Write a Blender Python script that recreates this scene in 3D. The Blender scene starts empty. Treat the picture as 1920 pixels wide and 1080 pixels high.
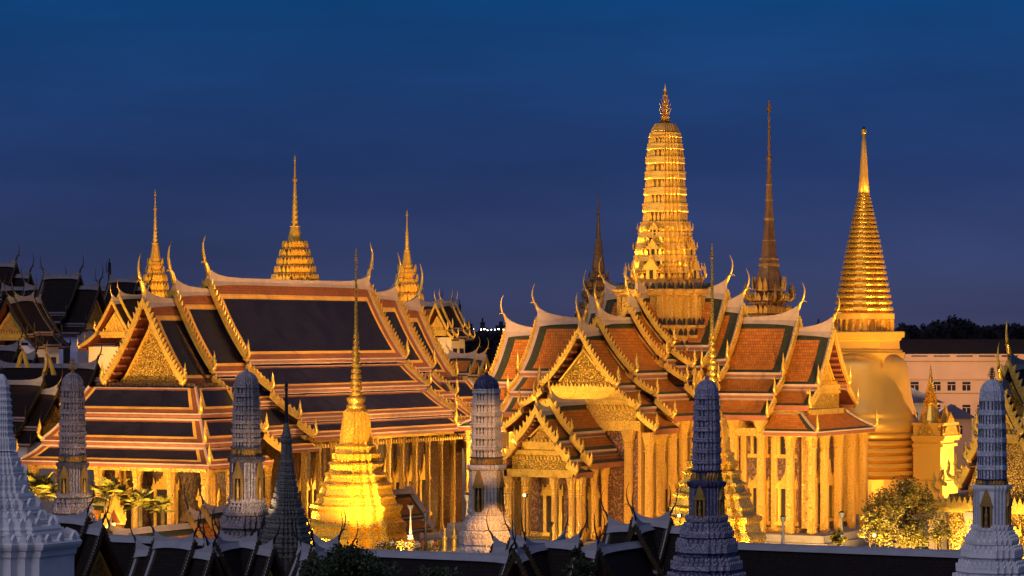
import bpy, math, random
from mathutils import Matrix, Vector
R = math.radians
rnd = random.Random(7)
SC = bpy.context.scene
COL = SC.collection

# ------------------------------------------------------------------ camera, sky, light
F, CX, HY, CAMZ = 5500.0, 960.0, 625.0, 20.0          # focal length in photo pixels, horizon row, eye height
cd = bpy.data.cameras.new("camera"); cam = bpy.data.objects.new("camera", cd); COL.objects.link(cam)
cd.sensor_width = 36.0; cd.lens = 36.0 * F / 1920.0
cd.shift_y = (HY - 540.0) / 1920.0
cd.clip_start = 1.0; cd.clip_end = 20000.0
cam.location = (0, 0, CAMZ); cam.rotation_euler = (R(90), 0, 0)
SC.camera = cam

W = bpy.data.worlds.new("World"); SC.world = W; W.use_nodes = True
def build_sky():
    nt = W.node_tree; n = nt.nodes; l = nt.links; n.clear()
    out = n.new("ShaderNodeOutputWorld"); bg = n.new("ShaderNodeBackground")
    tc = n.new("ShaderNodeTexCoord"); sep = n.new("ShaderNodeSeparateXYZ")
    l.new(tc.outputs["Generated"], sep.inputs[0])
    ramp = n.new("ShaderNodeValToRGB"); e = ramp.color_ramp.elements
    pts = [(0.0, (.046, .050, .116)), (.012, (.040, .050, .124)), (.058, (.019, .045, .156)), (.115, (.005, .056, .200)),
           (.16, (.006, .055, .20)), (.30, (.030, .055, .15)), (1.0, (.075, .075, .135))]
    e[0].position, e[0].color = pts[0][0], pts[0][1] + (1,)
    e[1].position, e[1].color = pts[-1][0], pts[-1][1] + (1,)
    for p, c in pts[1:-1]:
        k = e.new(p); k.color = c + (1,)
    l.new(sep.outputs["Z"], ramp.inputs[0])
    # faint dusk cloud banks, flattened towards the horizon
    mp = n.new("ShaderNodeMapping"); mp.inputs["Scale"].default_value = (4, 4, 17)
    l.new(tc.outputs["Generated"], mp.inputs[0])
    nz = n.new("ShaderNodeTexNoise"); nz.inputs["Scale"].default_value = 1.3; nz.inputs["Detail"].default_value = 5; nz.inputs["Roughness"].default_value = .55
    l.new(mp.outputs[0], nz.inputs["Vector"])
    r2 = n.new("ShaderNodeMapRange"); r2.inputs[1].default_value = .36; r2.inputs[2].default_value = .66
    r2.inputs[3].default_value = .80; r2.inputs[4].default_value = 1.08
    l.new(nz.outputs["Fac"], r2.inputs[0])
    # the west keeps a little more light than the south
    mx = n.new("ShaderNodeMapRange"); mx.inputs[1].default_value = -.2; mx.inputs[2].default_value = .2; mx.inputs[3].default_value = .9; mx.inputs[4].default_value = 1.12
    l.new(sep.outputs["X"], mx.inputs[0])
    m1 = n.new("ShaderNodeMath"); m1.operation = 'MULTIPLY'; l.new(r2.outputs[0], m1.inputs[0]); l.new(mx.outputs[0], m1.inputs[1])
    sc_ = n.new("ShaderNodeVectorMath"); sc_.operation = 'SCALE'
    l.new(ramp.outputs[0], sc_.inputs[0]); l.new(m1.outputs[0], sc_.inputs["Scale"])
    l.new(sc_.outputs[0], bg.inputs["Color"]); bg.inputs["Strength"].default_value = 1.0
    l.new(bg.outputs[0], out.inputs["Surface"])
build_sky()
sd = bpy.data.lights.new("afterglow", 'SUN'); so = bpy.data.objects.new("afterglow", sd); COL.objects.link(so)
sd.energy = 0.66; sd.angle = R(50); sd.color = (.86, .80, 1.0)
so.rotation_euler = (R(52), 0, R(-28))                  # last light from the open sky behind the camera

SC.view_settings.view_transform = 'Standard'; SC.view_settings.look = 'None'
SC.view_settings.exposure = 0.0; SC.view_settings.gamma = 1.0
SC.cycles.use_denoising = True
SC.cycles.max_bounces = 5; SC.cycles.diffuse_bounces = 2; SC.cycles.glossy_bounces = 3
SC.cycles.sample_clamp_indirect = 6.0
try: SC.cycles.use_light_tree = True
except Exception: pass

# ------------------------------------------------------------------ frames
PHI = R(62.2)                                          # temple axis: local +x runs west, away from the camera
P0 = Vector((13.05, 250.0, 0))                         # centre of the pantheon
UX, UY = Vector((math.cos(PHI), math.sin(PHI), 0)), Vector((-math.sin(PHI), math.cos(PHI), 0))
def L2W(x, p, z=0): return P0 + UX * x + UY * p + Vector((0, 0, z))
def wx(px, D): return (px - CX) / F * D
def wz(py, D): return CAMZ - (py - HY) / F * D

def empty(name, label, cat, loc, rot=0, group=None, kind=None):
    o = bpy.data.objects.new(name, None); COL.objects.link(o)
    o.empty_display_size = .5
    o.location = loc; o.rotation_euler = (0, 0, rot)
    o["label"] = label; o["category"] = cat
    if group: o["group"] = group
    if kind: o["kind"] = kind
    return o
def tag(o, label=None, cat=None, group=None, kind=None):
    if label: o["label"] = label
    if cat: o["category"] = cat
    if group: o["group"] = group
    if kind: o["kind"] = kind
    return o
def copy_tree(o, parent=None):
    c = o.copy(); COL.objects.link(c)
    if parent: c.parent = parent
    for ch in o.children: copy_tree(ch, c)
    return c

# ------------------------------------------------------------------ materials
MATS = {}
class NT:
    def __init__(s, name):
        s.m = bpy.data.materials.new(name); s.m.use_nodes = True
        s.n = s.m.node_tree.nodes; s.l = s.m.node_tree.links
        s.b = s.n["Principled BSDF"]; MATS[name] = s.m
    def add(s, t, **kw):
        k = s.n.new(t)
        for a, v in kw.items():
            if hasattr(k, a) and a not in ("Scale",): setattr(k, a, v)
        return k
    def link(s, a, b): s.l.new(a, b)
    def coord(s, kind="Object"):
        return s.add("ShaderNodeTexCoord").outputs[kind]
    def noise(s, vec, scale, detail=4, rough=.55):
        k = s.add("ShaderNodeTexNoise"); k.inputs["Scale"].default_value = scale; k.inputs["Detail"].default_value = detail
        k.inputs["Roughness"].default_value = rough
        s.link(vec, k.inputs["Vector"]); return k.outputs["Fac"]
    def voro(s, vec, scale, feature='F1', out="Distance"):
        k = s.add("ShaderNodeTexVoronoi"); k.feature = feature; k.inputs["Scale"].default_value = scale
        s.link(vec, k.inputs["Vector"]); return k.outputs[out]
    def ramp(s, fac, pts):
        k = s.add("ShaderNodeValToRGB"); e = k.color_ramp.elements
        e[0].position = pts[0][0]; e[0].color = tuple(pts[0][1]) + (1,)
        e[1].position = pts[-1][0]; e[1].color = tuple(pts[-1][1]) + (1,)
        for p, c in pts[1:-1]:
            q = e.new(p); q.color = tuple(c) + (1,)
        s.link(fac, k.inputs[0]); return k.outputs[0]
    def mr(s, v, a, b, c, d):
        k = s.add("ShaderNodeMapRange"); 
        for i, q in enumerate((a, b, c, d)): k.inputs[i + 1].default_value = q
        s.link(v, k.inputs[0]); return k.outputs[0]
    def mixc(s, fac, a, b, mode='MIX'):
        k = s.add("ShaderNodeMix", data_type='RGBA', blend_type=mode)
        ia, ib = k.inputs["A"], k.inputs["B"]
        ia = [i for i in k.inputs if i.name == "A" and i.type == 'RGBA'][0]; ib = [i for i in k.inputs if i.name == "B" and i.type == 'RGBA'][0]
        f = k.inputs[0]
        if isinstance(fac, (int, float)): f.default_value = fac
        else: s.link(fac, f)
        for i, v in ((ia, a), (ib, b)):
            if isinstance(v, tuple): i.default_value = v + (1,)
            else: s.link(v, i)
        return [o for o in k.outputs if o.type == 'RGBA'][0]
    def bump(s, h, strength=.4, dist=.1):
        k = s.add("ShaderNodeBump"); k.inputs["Strength"].default_value = strength; k.inputs["Distance"].default_value = dist
        s.link(h, k.inputs["Height"]); s.link(k.outputs[0], s.b.inputs["Normal"]); return k
    def set(s, base=None, rough=None, metal=None, spec=None, coat=None):
        if base is not None:
            if isinstance(base, tuple): s.b.inputs["Base Color"].default_value = base + (1,)
            else: s.link(base, s.b.inputs["Base Color"])
        if rough is not None:
            if isinstance(rough, (int, float)): s.b.inputs["Roughness"].default_value = rough
            else: s.link(rough, s.b.inputs["Roughness"])
        if metal is not None: s.b.inputs["Metallic"].default_value = metal
        if spec is not None: s.b.inputs["Specular IOR Level"].default_value = spec
        return s

def mat_tile(name, c1, c2, mort, scale=2.6, rough=.45, spec=.4):
    t = NT(name); uv = t.coord("UV")
    br = t.add("ShaderNodeTexBrick"); t.link(uv, br.inputs["Vector"])
    br.inputs["Scale"].default_value = scale; br.inputs["Mortar Size"].default_value = .035; br.inputs["Mortar Smooth"].default_value = .3
    br.inputs["Brick Width"].default_value = .42; br.inputs["Row Height"].default_value = .52
    br.inputs["Color1"].default_value = c1 + (1,); br.inputs["Color2"].default_value = c2 + (1,); br.inputs["Mortar"].default_value = mort + (1,)
    ns = t.noise(uv, .55, 5, .65)
    st = t.mixc(1.0, br.outputs["Color"], t.ramp(ns, [(.25, (.62, .62, .64)), (.5, (1, 1, 1)), (.8, (1.25, 1.22, 1.15))]), 'MULTIPLY')
    t.set(st, t.mr(ns, .3, .7, rough - .08, rough + .15), 0, spec)
    t.bump(br.outputs["Fac"], .55, -.05)
    return t
def mat_plain(name, c, rough=.6, metal=0, var=.25, nscale=1.5, bump=.15, bscale=14, spec=.4, rv=.11):
    t = NT(name); co = t.coord()
    n1 = t.noise(co, nscale, 6, .6); n2 = t.noise(co, bscale, 4)
    d = tuple(x * (1 - var) for x in c); u = tuple(min(1, x * (1 + var * .6)) for x in c)
    t.set(t.ramp(n1, [(.3, d), (.55, c), (.75, u)]), t.mr(n2, .3, .7, max(.05, rough - rv), min(1, rough + rv)), metal, spec)
    if bump: t.bump(n2, bump, .05)
    return t
def mat_relief(name, hi, lo, scale=3.2, metal=.55, rough=.38, depth=.16, cut=(.10, .34)):
    """carved and gilded ornament: scrolls standing proud of a dark glass-mosaic ground"""
    t = NT(name); co = t.coord()
    wn = t.add("ShaderNodeTexNoise"); wn.inputs["Scale"].default_value = scale * .8; wn.inputs["Detail"].default_value = 2
    t.link(co, wn.inputs["Vector"])
    mx = t.add("ShaderNodeMix", data_type='VECTOR'); mx.inputs[0].default_value = .16
    va = [i for i in mx.inputs if i.name == "A" and i.type == 'VECTOR'][0]; vb = [i for i in mx.inputs if i.name == "B" and i.type == 'VECTOR'][0]
    t.link(co, va); t.link(wn.outputs["Color"], vb)
    v = [o for o in mx.outputs if o.type == 'VECTOR'][0]
    d = t.voro(v, scale, 'DISTANCE_TO_EDGE'); d2 = t.voro(v, scale * 2.7, 'DISTANCE_TO_EDGE')
    a = t.add("ShaderNodeMath", operation='MULTIPLY_ADD'); t.link(d2, a.inputs[0]); a.inputs[1].default_value = .9; t.link(d, a.inputs[2])
    h = t.mr(a.outputs[0], cut[0], cut[1], 0, 1)
    t.set(t.ramp(h, [(.0, lo), (.35, tuple((p + q) / 2 for p, q in zip(hi, lo))), (.6, hi), (1, hi)]), rough, metal, .5)
    t.bump(h, 1.0, depth)
    return t
def mat_diaper(name, a, b, scale=3.0):
    t = NT(name); co = t.coord()
    mp = t.add("ShaderNodeMapping"); mp.inputs["Rotation"].default_value = (0, 0, 0); mp.inputs["Scale"].default_value = (1, 1, .72); t.link(co, mp.inputs[0])
    d = t.voro(mp.outputs[0], scale * 1.6); n = t.noise(co, 9, 4); n1 = t.noise(co, .8, 4)
    base = t.ramp(d, [(.12, a), (.3, b), (.5, tuple(x * .5 for x in b)), (.7, a)])
    base = t.mixc(1.0, base, t.ramp(n1, [(.3, (.75, .75, .75)), (.7, (1.15, 1.15, 1.15))]), 'MULTIPLY')
    t.set(base, .4, .12, .5); t.bump(d, .5, .05); return t
def mat_emit(name, c, s):
    t = NT(name); t.set(c, .5); t.b.inputs["Emission Color"].default_value = c + (1,); t.b.inputs["Emission Strength"].default_value = s; return t

mat_tile("tile_indigo", (.007, .006, .015), (.011, .008, .018), (.004, .003, .007), 1.7, .40, .38)
mat_tile("tile_orange", (.56, .195, .020), (.38, .12, .012), (.14, .03, .008), 1.9, .55, .25)
mat_tile("tile_green", (.055, .058, .030), (.036, .042, .022), (.02, .025, .015), spec=.2)
mat_tile("tile_brown", (.32, .105, .036), (.25, .08, .028), (.12, .035, .02), rough=.55, spec=.25)
mat_tile("tile_yellow", (.80, .44, .07), (.72, .38, .06), (.40, .2, .03))
mat_tile("tile_slate", (.022, .014, .013), (.015, .009, .009), (.007, .006, .007), rough=.6, spec=.12)
mat_tile("tile_grey", (.12, .11, .14), (.10, .09, .12), (.06, .05, .07))
mat_plain("white_plaster", (.42, .31, .24), .65, 0, .18)
mat_plain("grey_plaster", (.20, .19, .21), .7, 0, .2)
mat_plain("pale_plaster", (.37, .37, .40), .7, 0, .15)
mat_plain("red_lacquer", (.26, .09, .045), .45, 0, .25)
mat_plain("dark_red", (.10, .02, .012), .5, 0, .3)
mat_plain("gold", (.90, .56, .095), .33, .55, .22, 2.0, .18, 11)
mat_plain("gold_leaf", (.90, .54, .075), .27, .75, .14, 1.2, .035, 9)
mat_plain("gold_dull", (.52, .30, .07), .42, .45, .3, 1.5, .4, 8)
mat_plain("bronze", (.30, .165, .06), .40, .45, .4, 2.0, .5, 9)
mat_plain("door_dark", (.022, .013, .010), .35, 0, .3)
mat_plain("glass_dark", (.016, .018, .028), .12, 0, .2, 2, 0)
mat_plain("stone", (.34, .31, .28), .8, 0, .25, .8, .3, 6)
mat_plain("paving", (.26, .24, .22), .75, 0, .3, .35, .25, 3)
mat_plain("earth", (.05, .055, .04), .95, 0, .4, .03, .3, .5)
mat_plain("cream_wall", (.62, .50, .32), .75, 0, .12)
mat_plain("peach_wall", (.50, .28, .165), .8, 0, .12, .4)
mat_plain("blue_wall", (.42, .44, .62), .85, 0, .12)
mat_plain("iron", (.03, .028, .03), .45, .5, .3)
mat_plain("far_dark", (.016, .017, .026), .95, 0, .3, .02, 0)
mat_plain("bark", (.09, .055, .03), .9, 0, .4, 4, .6, 12)
mat_relief("carving", (.95, .60, .10), (.10, .025, .010), 6.2, cut=(.05, .26))
mat_relief("carving_fine", (.88, .54, .10), (.14, .05, .02), 5.5, .45, .4, .08, (.04, .2))
mat_relief("mosaic_dark", (.72, .44, .10), (.03, .02, .02), 6.5, .4, .32, .07, (.08, .25))
mat_relief("pillar_gold", (.84, .50, .11), (.40, .19, .035), 6.0, .35, .36, .05, (.03, .24))
mat_diaper("diaper_pink", (.34, .19, .12), (.14, .05, .03), 4.0)  # darkened to put the colonnade's shade into the wall colour
mat_diaper("diaper_dark", (.15, .075, .02), (.05, .02, .015), 3.5)
mat_emit("lamp_white", (1.0, .93, .80), 22.0)
mat_emit("lamp_cool", (.75, .92, 1.0), 6.0)
mat_emit("lamp_warm", (1.0, .60, .16), 9.0)
mat_plain("gold_recess_shade", (.24, .10, .02), .5, .2, .3)  # dark copy of the gold for shade between tower leaves
def M(n): return MATS[n]

def mat_ceramic(name, light, mid, dark, scale=5.0):
    """porcelain chips set in bands: rings of pale flowers on a darker ground"""
    t = NT(name); co = t.coord()
    sp = t.add("ShaderNodeSeparateXYZ"); t.link(co, sp.inputs[0])
    v = t.voro(co, scale * 1.5); n = t.noise(co, 1.2, 4); n2 = t.noise(co, 16, 3)
    w = t.add("ShaderNodeMath", operation='SINE'); m = t.add("ShaderNodeMath", operation='MULTIPLY'); m.inputs[1].default_value = scale * 3.4
    t.link(sp.outputs["Z"], m.inputs[0]); t.link(m.outputs[0], w.inputs[0])
    c = t.ramp(v, [(.15, light), (.38, tuple((a + b) / 2 for a, b in zip(light, mid))), (.55, mid), (.75, light)])
    c = t.mixc(t.mr(w.outputs[0], .8, .97, 0, .35), c, mid)
    c = t.mixc(1.0, c, t.ramp(n, [(.3, (.72, .72, .74)), (.7, (1.15, 1.13, 1.1))]), 'MULTIPLY')
    t.set(c, t.mr(n2, .3, .7, .22, .5), 0, .5); t.bump(v, .6, .06)
mat_ceramic("ceramic_violet", (.46, .44, .54), (.17, .16, .24), (.04, .04, .08))
mat_ceramic("ceramic_grey", (.56, .48, .44), (.26, .21, .21), (.06, .05, .06))
mat_ceramic("ceramic_brown", (.50, .42, .39), (.22, .16, .16), (.05, .04, .05))
mat_ceramic("ceramic_cream", (.80, .72, .60), (.58, .48, .38), (.22, .14, .10))
mat_ceramic("ceramic_pale", (.66, .68, .74), (.52, .54, .60), (.28, .29, .35))
mat_ceramic("ceramic_blue", (.07, .08, .17), (.03, .035, .09), (.015, .015, .04))
mat_ceramic("ceramic_recess", (.16, .14, .15), (.06, .05, .06), (.02, .02, .025))  # darker copy carrying the shade of recesses and sunk courses; also body ground
mat_ceramic("ceramic_green", (.22, .21, .18), (.10, .10, .085), (.03, .03, .03), 7)
mat_plain("stucco_white", (.84, .82, .80), .55, 0, .14, .8, .25, 7)

# ------------------------------------------------------------------ mesh builder
class MB:
    def __init__(s, mat=None): s.v, s.f, s.m, s.uv = [], [], [], []; s.M = mat
    def vt(s, p):
        p = Vector(p)
        if s.M is not None: p = s.M @ p
        s.v.append(p); return len(s.v) - 1
    def face(s, pts, m=0, uv=None):
        ix = [s.vt(p) for p in pts]; s.f.append(ix); s.m.append(m); s.uv.append(uv)
    def fi(s, ix, m=0, uv=None): s.f.append(list(ix)); s.m.append(m); s.uv.append(uv)
    def box(s, x0, x1, y0, y1, z0, z1, m=0):
        a = [s.vt(p) for p in ((x0,y0,z0),(x1,y0,z0),(x1,y1,z0),(x0,y1,z0),(x0,y0,z1),(x1,y0,z1),(x1,y1,z1),(x0,y1,z1))]
        for q in ((3,2,1,0),(4,5,6,7),(0,1,5,4),(1,2,6,5),(2,3,7,6),(3,0,4,7)): s.fi([a[i] for i in q], m)
    def loft(s, plan, prof, m=0, c=(0,0), cap=True):
        rings = []
        for z, r in prof:
            rings.append([s.vt((c[0] + x * r, c[1] + y * r, z)) for x, y in plan])
        n = len(plan)
        for a, b in zip(rings, rings[1:]):
            for i in range(n):
                j = (i + 1) % n; s.fi((a[i], a[j], b[j], b[i]), m)
        if cap:
            s.fi(rings[0][::-1], m); s.fi(rings[-1], m)
    def prism(s, pts, off, m=0):
        """polygon pts (3d) pushed along off"""
        o = Vector(off); a = [s.vt(p) for p in pts]; b = [s.vt(Vector(p) + o) for p in pts]; n = len(pts)
        s.fi(a[::-1], m); s.fi(b, m)
        for i in range(n):
            j = (i + 1) % n; s.fi((a[i], a[j], b[j], b[i]), m)
    def tube(s, path, radii, n=6, m=0, flat=1.0):
        path = [Vector(p) for p in path]; rings = []
        for i, p in enumerate(path):
            t = (path[min(i + 1, len(path) - 1)] - path[max(i - 1, 0)]).normalized()
            up = Vector((0, 0, 1)) if abs(t.z) < .95 else Vector((0, 1, 0))
            a = t.cross(up).normalized(); b = a.cross(t).normalized()
            rings.append([s.vt(p + (a * math.cos(k * 2 * math.pi / n) * flat + b * math.sin(k * 2 * math.pi / n)) * radii[i]) for k in range(n)])
        for a, b in zip(rings, rings[1:]):
            for k in range(n):
                j = (k + 1) % n; s.fi((a[k], a[j], b[j], b[k]), m)
        s.fi(rings[0][::-1], m); s.fi(rings[-1], m)
    def build(s, name, mats, parent=None, smooth=False):
        me = bpy.data.meshes.new(name)
        me.from_pydata([tuple(p) for p in s.v], [], s.f)
        if isinstance(mats, str): mats = [mats]
        for q in mats: me.materials.append(M(q))
        for p, k in zip(me.polygons, s.m): p.material_index = min(k, len(mats) - 1); p.use_smooth = smooth
        if any(s.uv):
            ul = me.uv_layers.new(name="UVMap")
            for p, u in zip(me.polygons, s.uv):
                if u:
                    for li, q in zip(p.loop_indices, u): ul.data[li].uv = q
        me.update()
        o = bpy.data.objects.new(name, me); COL.objects.link(o)
        if parent: o.parent = parent
        return o

def redent(n=3, a=.5):
    q = []
    for i in range(n + 1):
        x, y = 1 - i * (1 - a) / n, a + i * (1 - a) / n
        q.append((x, y))
        if i < n: q.append((1 - (i + 1) * (1 - a) / n, y))
    pts = []
    for k in range(4):
        c, s_ = [(1, 0), (0, 1), (-1, 0), (0, -1)][k]
        pts += [(x * c - y * s_, x * s_ + y * c) for x, y in q]
    return pts
def circ(n): return [(math.cos(2 * math.pi * k / n), math.sin(2 * math.pi * k / n)) for k in range(n)]
SQ = [(1, -1), (1, 1), (-1, 1), (-1, -1)]
RD2, RD3, RD4 = redent(2, .55), redent(3, .5), redent(4, .42)
RDT = redent(4, .34)

def leaf_row(mb, plan, r, z, h, w, m=0, lean=.12, c=(0, 0), every=1.0, tk=.3):
    """a row of pointed antefix leaves standing on the edge of a redented plan"""
    n = len(plan)
    for i in range(n):
        a = Vector((c[0] + plan[i][0] * r, c[1] + plan[i][1] * r, z)); b = Vector((c[0] + plan[(i + 1) % n][0] * r, c[1] + plan[(i + 1) % n][1] * r, z))
        d = b - a; L = d.length
        if L < w * .5: continue
        t = d / L; nrm = Vector((t.y, -t.x, 0)); k = max(1, int(L / (w * every)))
        for j in range(k):
            p = a + t * (L * (j + .5) / k)
            q = [p - t * w * .38, p + t * w * .38, p + t * w * .44 + Vector((0, 0, h * .45)) + nrm * lean * h * .5,
                 p + Vector((0, 0, h)) + nrm * lean * h, p - t * w * .44 + Vector((0, 0, h * .45)) + nrm * lean * h * .5]
            mb.prism(q, -nrm * w * tk, m)

# ------------------------------------------------------------------ Thai roof kit
def panel(mb, A, B, C, D, bl, br, bt, bb, field, sag=0, ny=6, under=None, thick=.14):
    """roof slope A(top left) B(top right) C(bottom right) D(bottom left); b* = [(width, slot)] frames of coloured tile"""
    A, B, C, D = map(Vector, (A, B, C, D))
    Lx = ((B - A).length + (C - D).length) / 2; Ly = ((D - A).length + (C - B).length) / 2
    def cuts(L, lo, hi, nf):
        a, ra = [0.0], []
        for w, m_ in lo: a.append(a[-1] + w / L); ra.append(m_)
        b, rb = [1.0], []
        for w, m_ in hi: b.append(b[-1] - w / L); rb.append(m_)
        if a[-1] > b[-1] - .02:
            sc = .45 / max(a[-1], .001); a = [x * sc for x in a]
            sc = .45 / max(1 - b[-1], .001); b = [1 - (1 - x) * sc for x in b]
        mid = [a[-1] + (b[-1] - a[-1]) * k / nf for k in range(nf + 1)]
        return a[:-1] + mid + b[:-1][::-1], ra + [None] * nf + rb[::-1], [i for i in range(len(ra))] + [99] * nf + [i for i in range(len(rb))][::-1]
    xs, xm, xr = cuts(Lx, bl, br, 1); ys, ym, yr = cuts(Ly, bt, bb, ny)
    def P(u, w):
        p = (A * (1 - u) + B * u) * (1 - w) + (D * (1 - u) + C * u) * w
        p.z -= sag * 4 * w * (1 - w); return p
    g = [[mb.vt(P(u, w)) for u in xs] for w in ys]
    flip = ((B - A).cross(D - A)).z > 0
    for j in range(len(ys) - 1):
        for i in range(len(xs) - 1):
            if xm[i] is None and ym[j] is None: m_ = field
            elif xm[i] is None: m_ = ym[j]
            elif ym[j] is None: m_ = xm[i]
            else: m_ = xm[i] if xr[i] <= yr[j] else ym[j]
            ix = [g[j][i], g[j + 1][i], g[j + 1][i + 1], g[j][i + 1]]
            uv = [(xs[i] * Lx, -ys[j] * Ly), (xs[i] * Lx, -ys[j + 1] * Ly), (xs[i + 1] * Lx, -ys[j + 1] * Ly), (xs[i + 1] * Lx, -ys[j] * Ly)]
            if flip: ix.reverse(); uv.reverse()
            mb.fi(ix, m_, uv)
    if under is not None:
        dz = Vector((0, 0, -thick)); h = [[mb.vt(P(u, w) + dz) for u in (0, 1)] for w in ys]
        for j in range(len(ys) - 1): 
            q = [h[j][0], h[j][1], h[j + 1][1], h[j + 1][0]]
            if flip: q.reverse()
            mb.fi(q, under)
        for c_ in (0, -1):
            for j in range(len(ys) - 1): mb.fi([g[j][c_], g[j + 1][c_], h[j + 1][c_], h[j][c_]], under)
        mb.fi([g[-1][0], h[-1][0], h[-1][1], g[-1][-1]], under)

def horn(mb, base, out, s=1.0, m=0, k=1.0, th=1.0):
    """chofa: the slender curved roof-tip bird"""
    b = Vector(base); o = Vector(out); z = Vector((0, 0, 1))
    pts = [(-.10, -.35, .20), (.02, 0, .21), (.16, .35, .19), (.42, .62, .13), (.46, .78, .14), (.56, 1.05, .13), (.66, 1.5, .105), (.64, 1.95, .08), (.50, 2.35, .055), (.30, 2.75, .02)]
    mb.tube([b + o * p[0] * s * k + z * p[1] * s for p in pts], [p[2] * s * th for p in pts], 6, m)
    mb.tube([b + o * .40 * s * k + z * .62 * s, b + o * .78 * s * k + z * .60 * s, b + o * .92 * s * k + z * .45 * s], [.11 * s * th, .07 * s * th, .01 * s], 5, m)
def flame(mb, base, out, s=1.0, m=0):
    """hang hong: flame finial turned up at the foot of a bargeboard"""
    b = Vector(base); o = Vector(out); z = Vector((0, 0, 1))
    pts = [(-.25, -.1, .16), (.1, .0, .2), (.34, .22, .17), (.36, .5, .15), (.24, .8, .13), (.20, 1.1, .10), (.28, 1.42, .05), (.24, 1.7, .01)]
    mb.tube([b + o * p[0] * s + z * p[1] * s for p in pts], [p[2] * s for p in pts], 5, m)
    for h_, q in ((.35, .5), (.7, .42), (1.0, .36)):
        mb.tube([b + o * .2 * s + z * h_ * s, b + o * q * s + z * (h_ + .12) * s, b + o * q * s + z * (h_ + .32) * s], [.09 * s, .06 * s, .01 * s], 4, m)

def tier_pt(t, w):
    y0, z0, y1, z1, sag = t
    return y0 + (y1 - y0) * w, z0 + (z1 - z0) * w - sag * 4 * w * (1 - w)

STY = {
 "ubosot": dict(mats=["tile_indigo", "tile_brown", "tile_yellow", "white_plaster", "red_lacquer", "dark_red"],
                up=[(.34, 3), (.62, 1), (.36, 2)], top=[(.9, 1), (.38, 2)], bot=[(.75, 1), (.36, 2)],
                lo=[(.28, 3), (.6, 1), (.32, 2)], ltop=[(.10, 3), (.16, 1)], lbot=[(.58, 1), (.28, 2)], fz=(.10, .22)),
 "pantheon": dict(mats=["tile_orange", "tile_green", "tile_green", "white_plaster", "red_lacquer", "dark_red"],
                up=[(.30, 3), (.75, 1)], top=[(.55, 1)], bot=[(.50, 1)], lo=[(.25, 3), (.5, 1)], ltop=[(.08, 3)], lbot=[(.5, 1)], fz=(.16, .24)),
 "dark": dict(mats=["tile_slate", "tile_slate", "tile_slate", "grey_plaster", "dark_red", "dark_red"],
                up=[(.14, 3)], top=[(.2, 1)], bot=[(.2, 1)], lo=[(.14, 3)], ltop=[(.08, 3)], lbot=[(.2, 1)], fz=(.12, .16)),
 "gallery": dict(mats=["tile_slate", "tile_green", "tile_green", "pale_plaster", "dark_red", "dark_red"],
                up=[(.15, 3), (.14, 1)], top=[(.12, 1)], bot=[(.25, 1)], lo=[(.13, 3), (.2, 1)], ltop=[(.1, 3)], lbot=[(.2, 1)], fz=(.12, .14)),
 "redwing": dict(mats=["tile_orange", "tile_green", "tile_green", "white_plaster", "dark_red", "dark_red"],
                up=[(.22, 3), (.3, 1)], top=[(.55, 1)], bot=[(.3, 1)], lo=[(.2, 3), (.2, 1)], ltop=[(.1, 3)], lbot=[(.2, 1)], fz=(.12, .14)),
}

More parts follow.
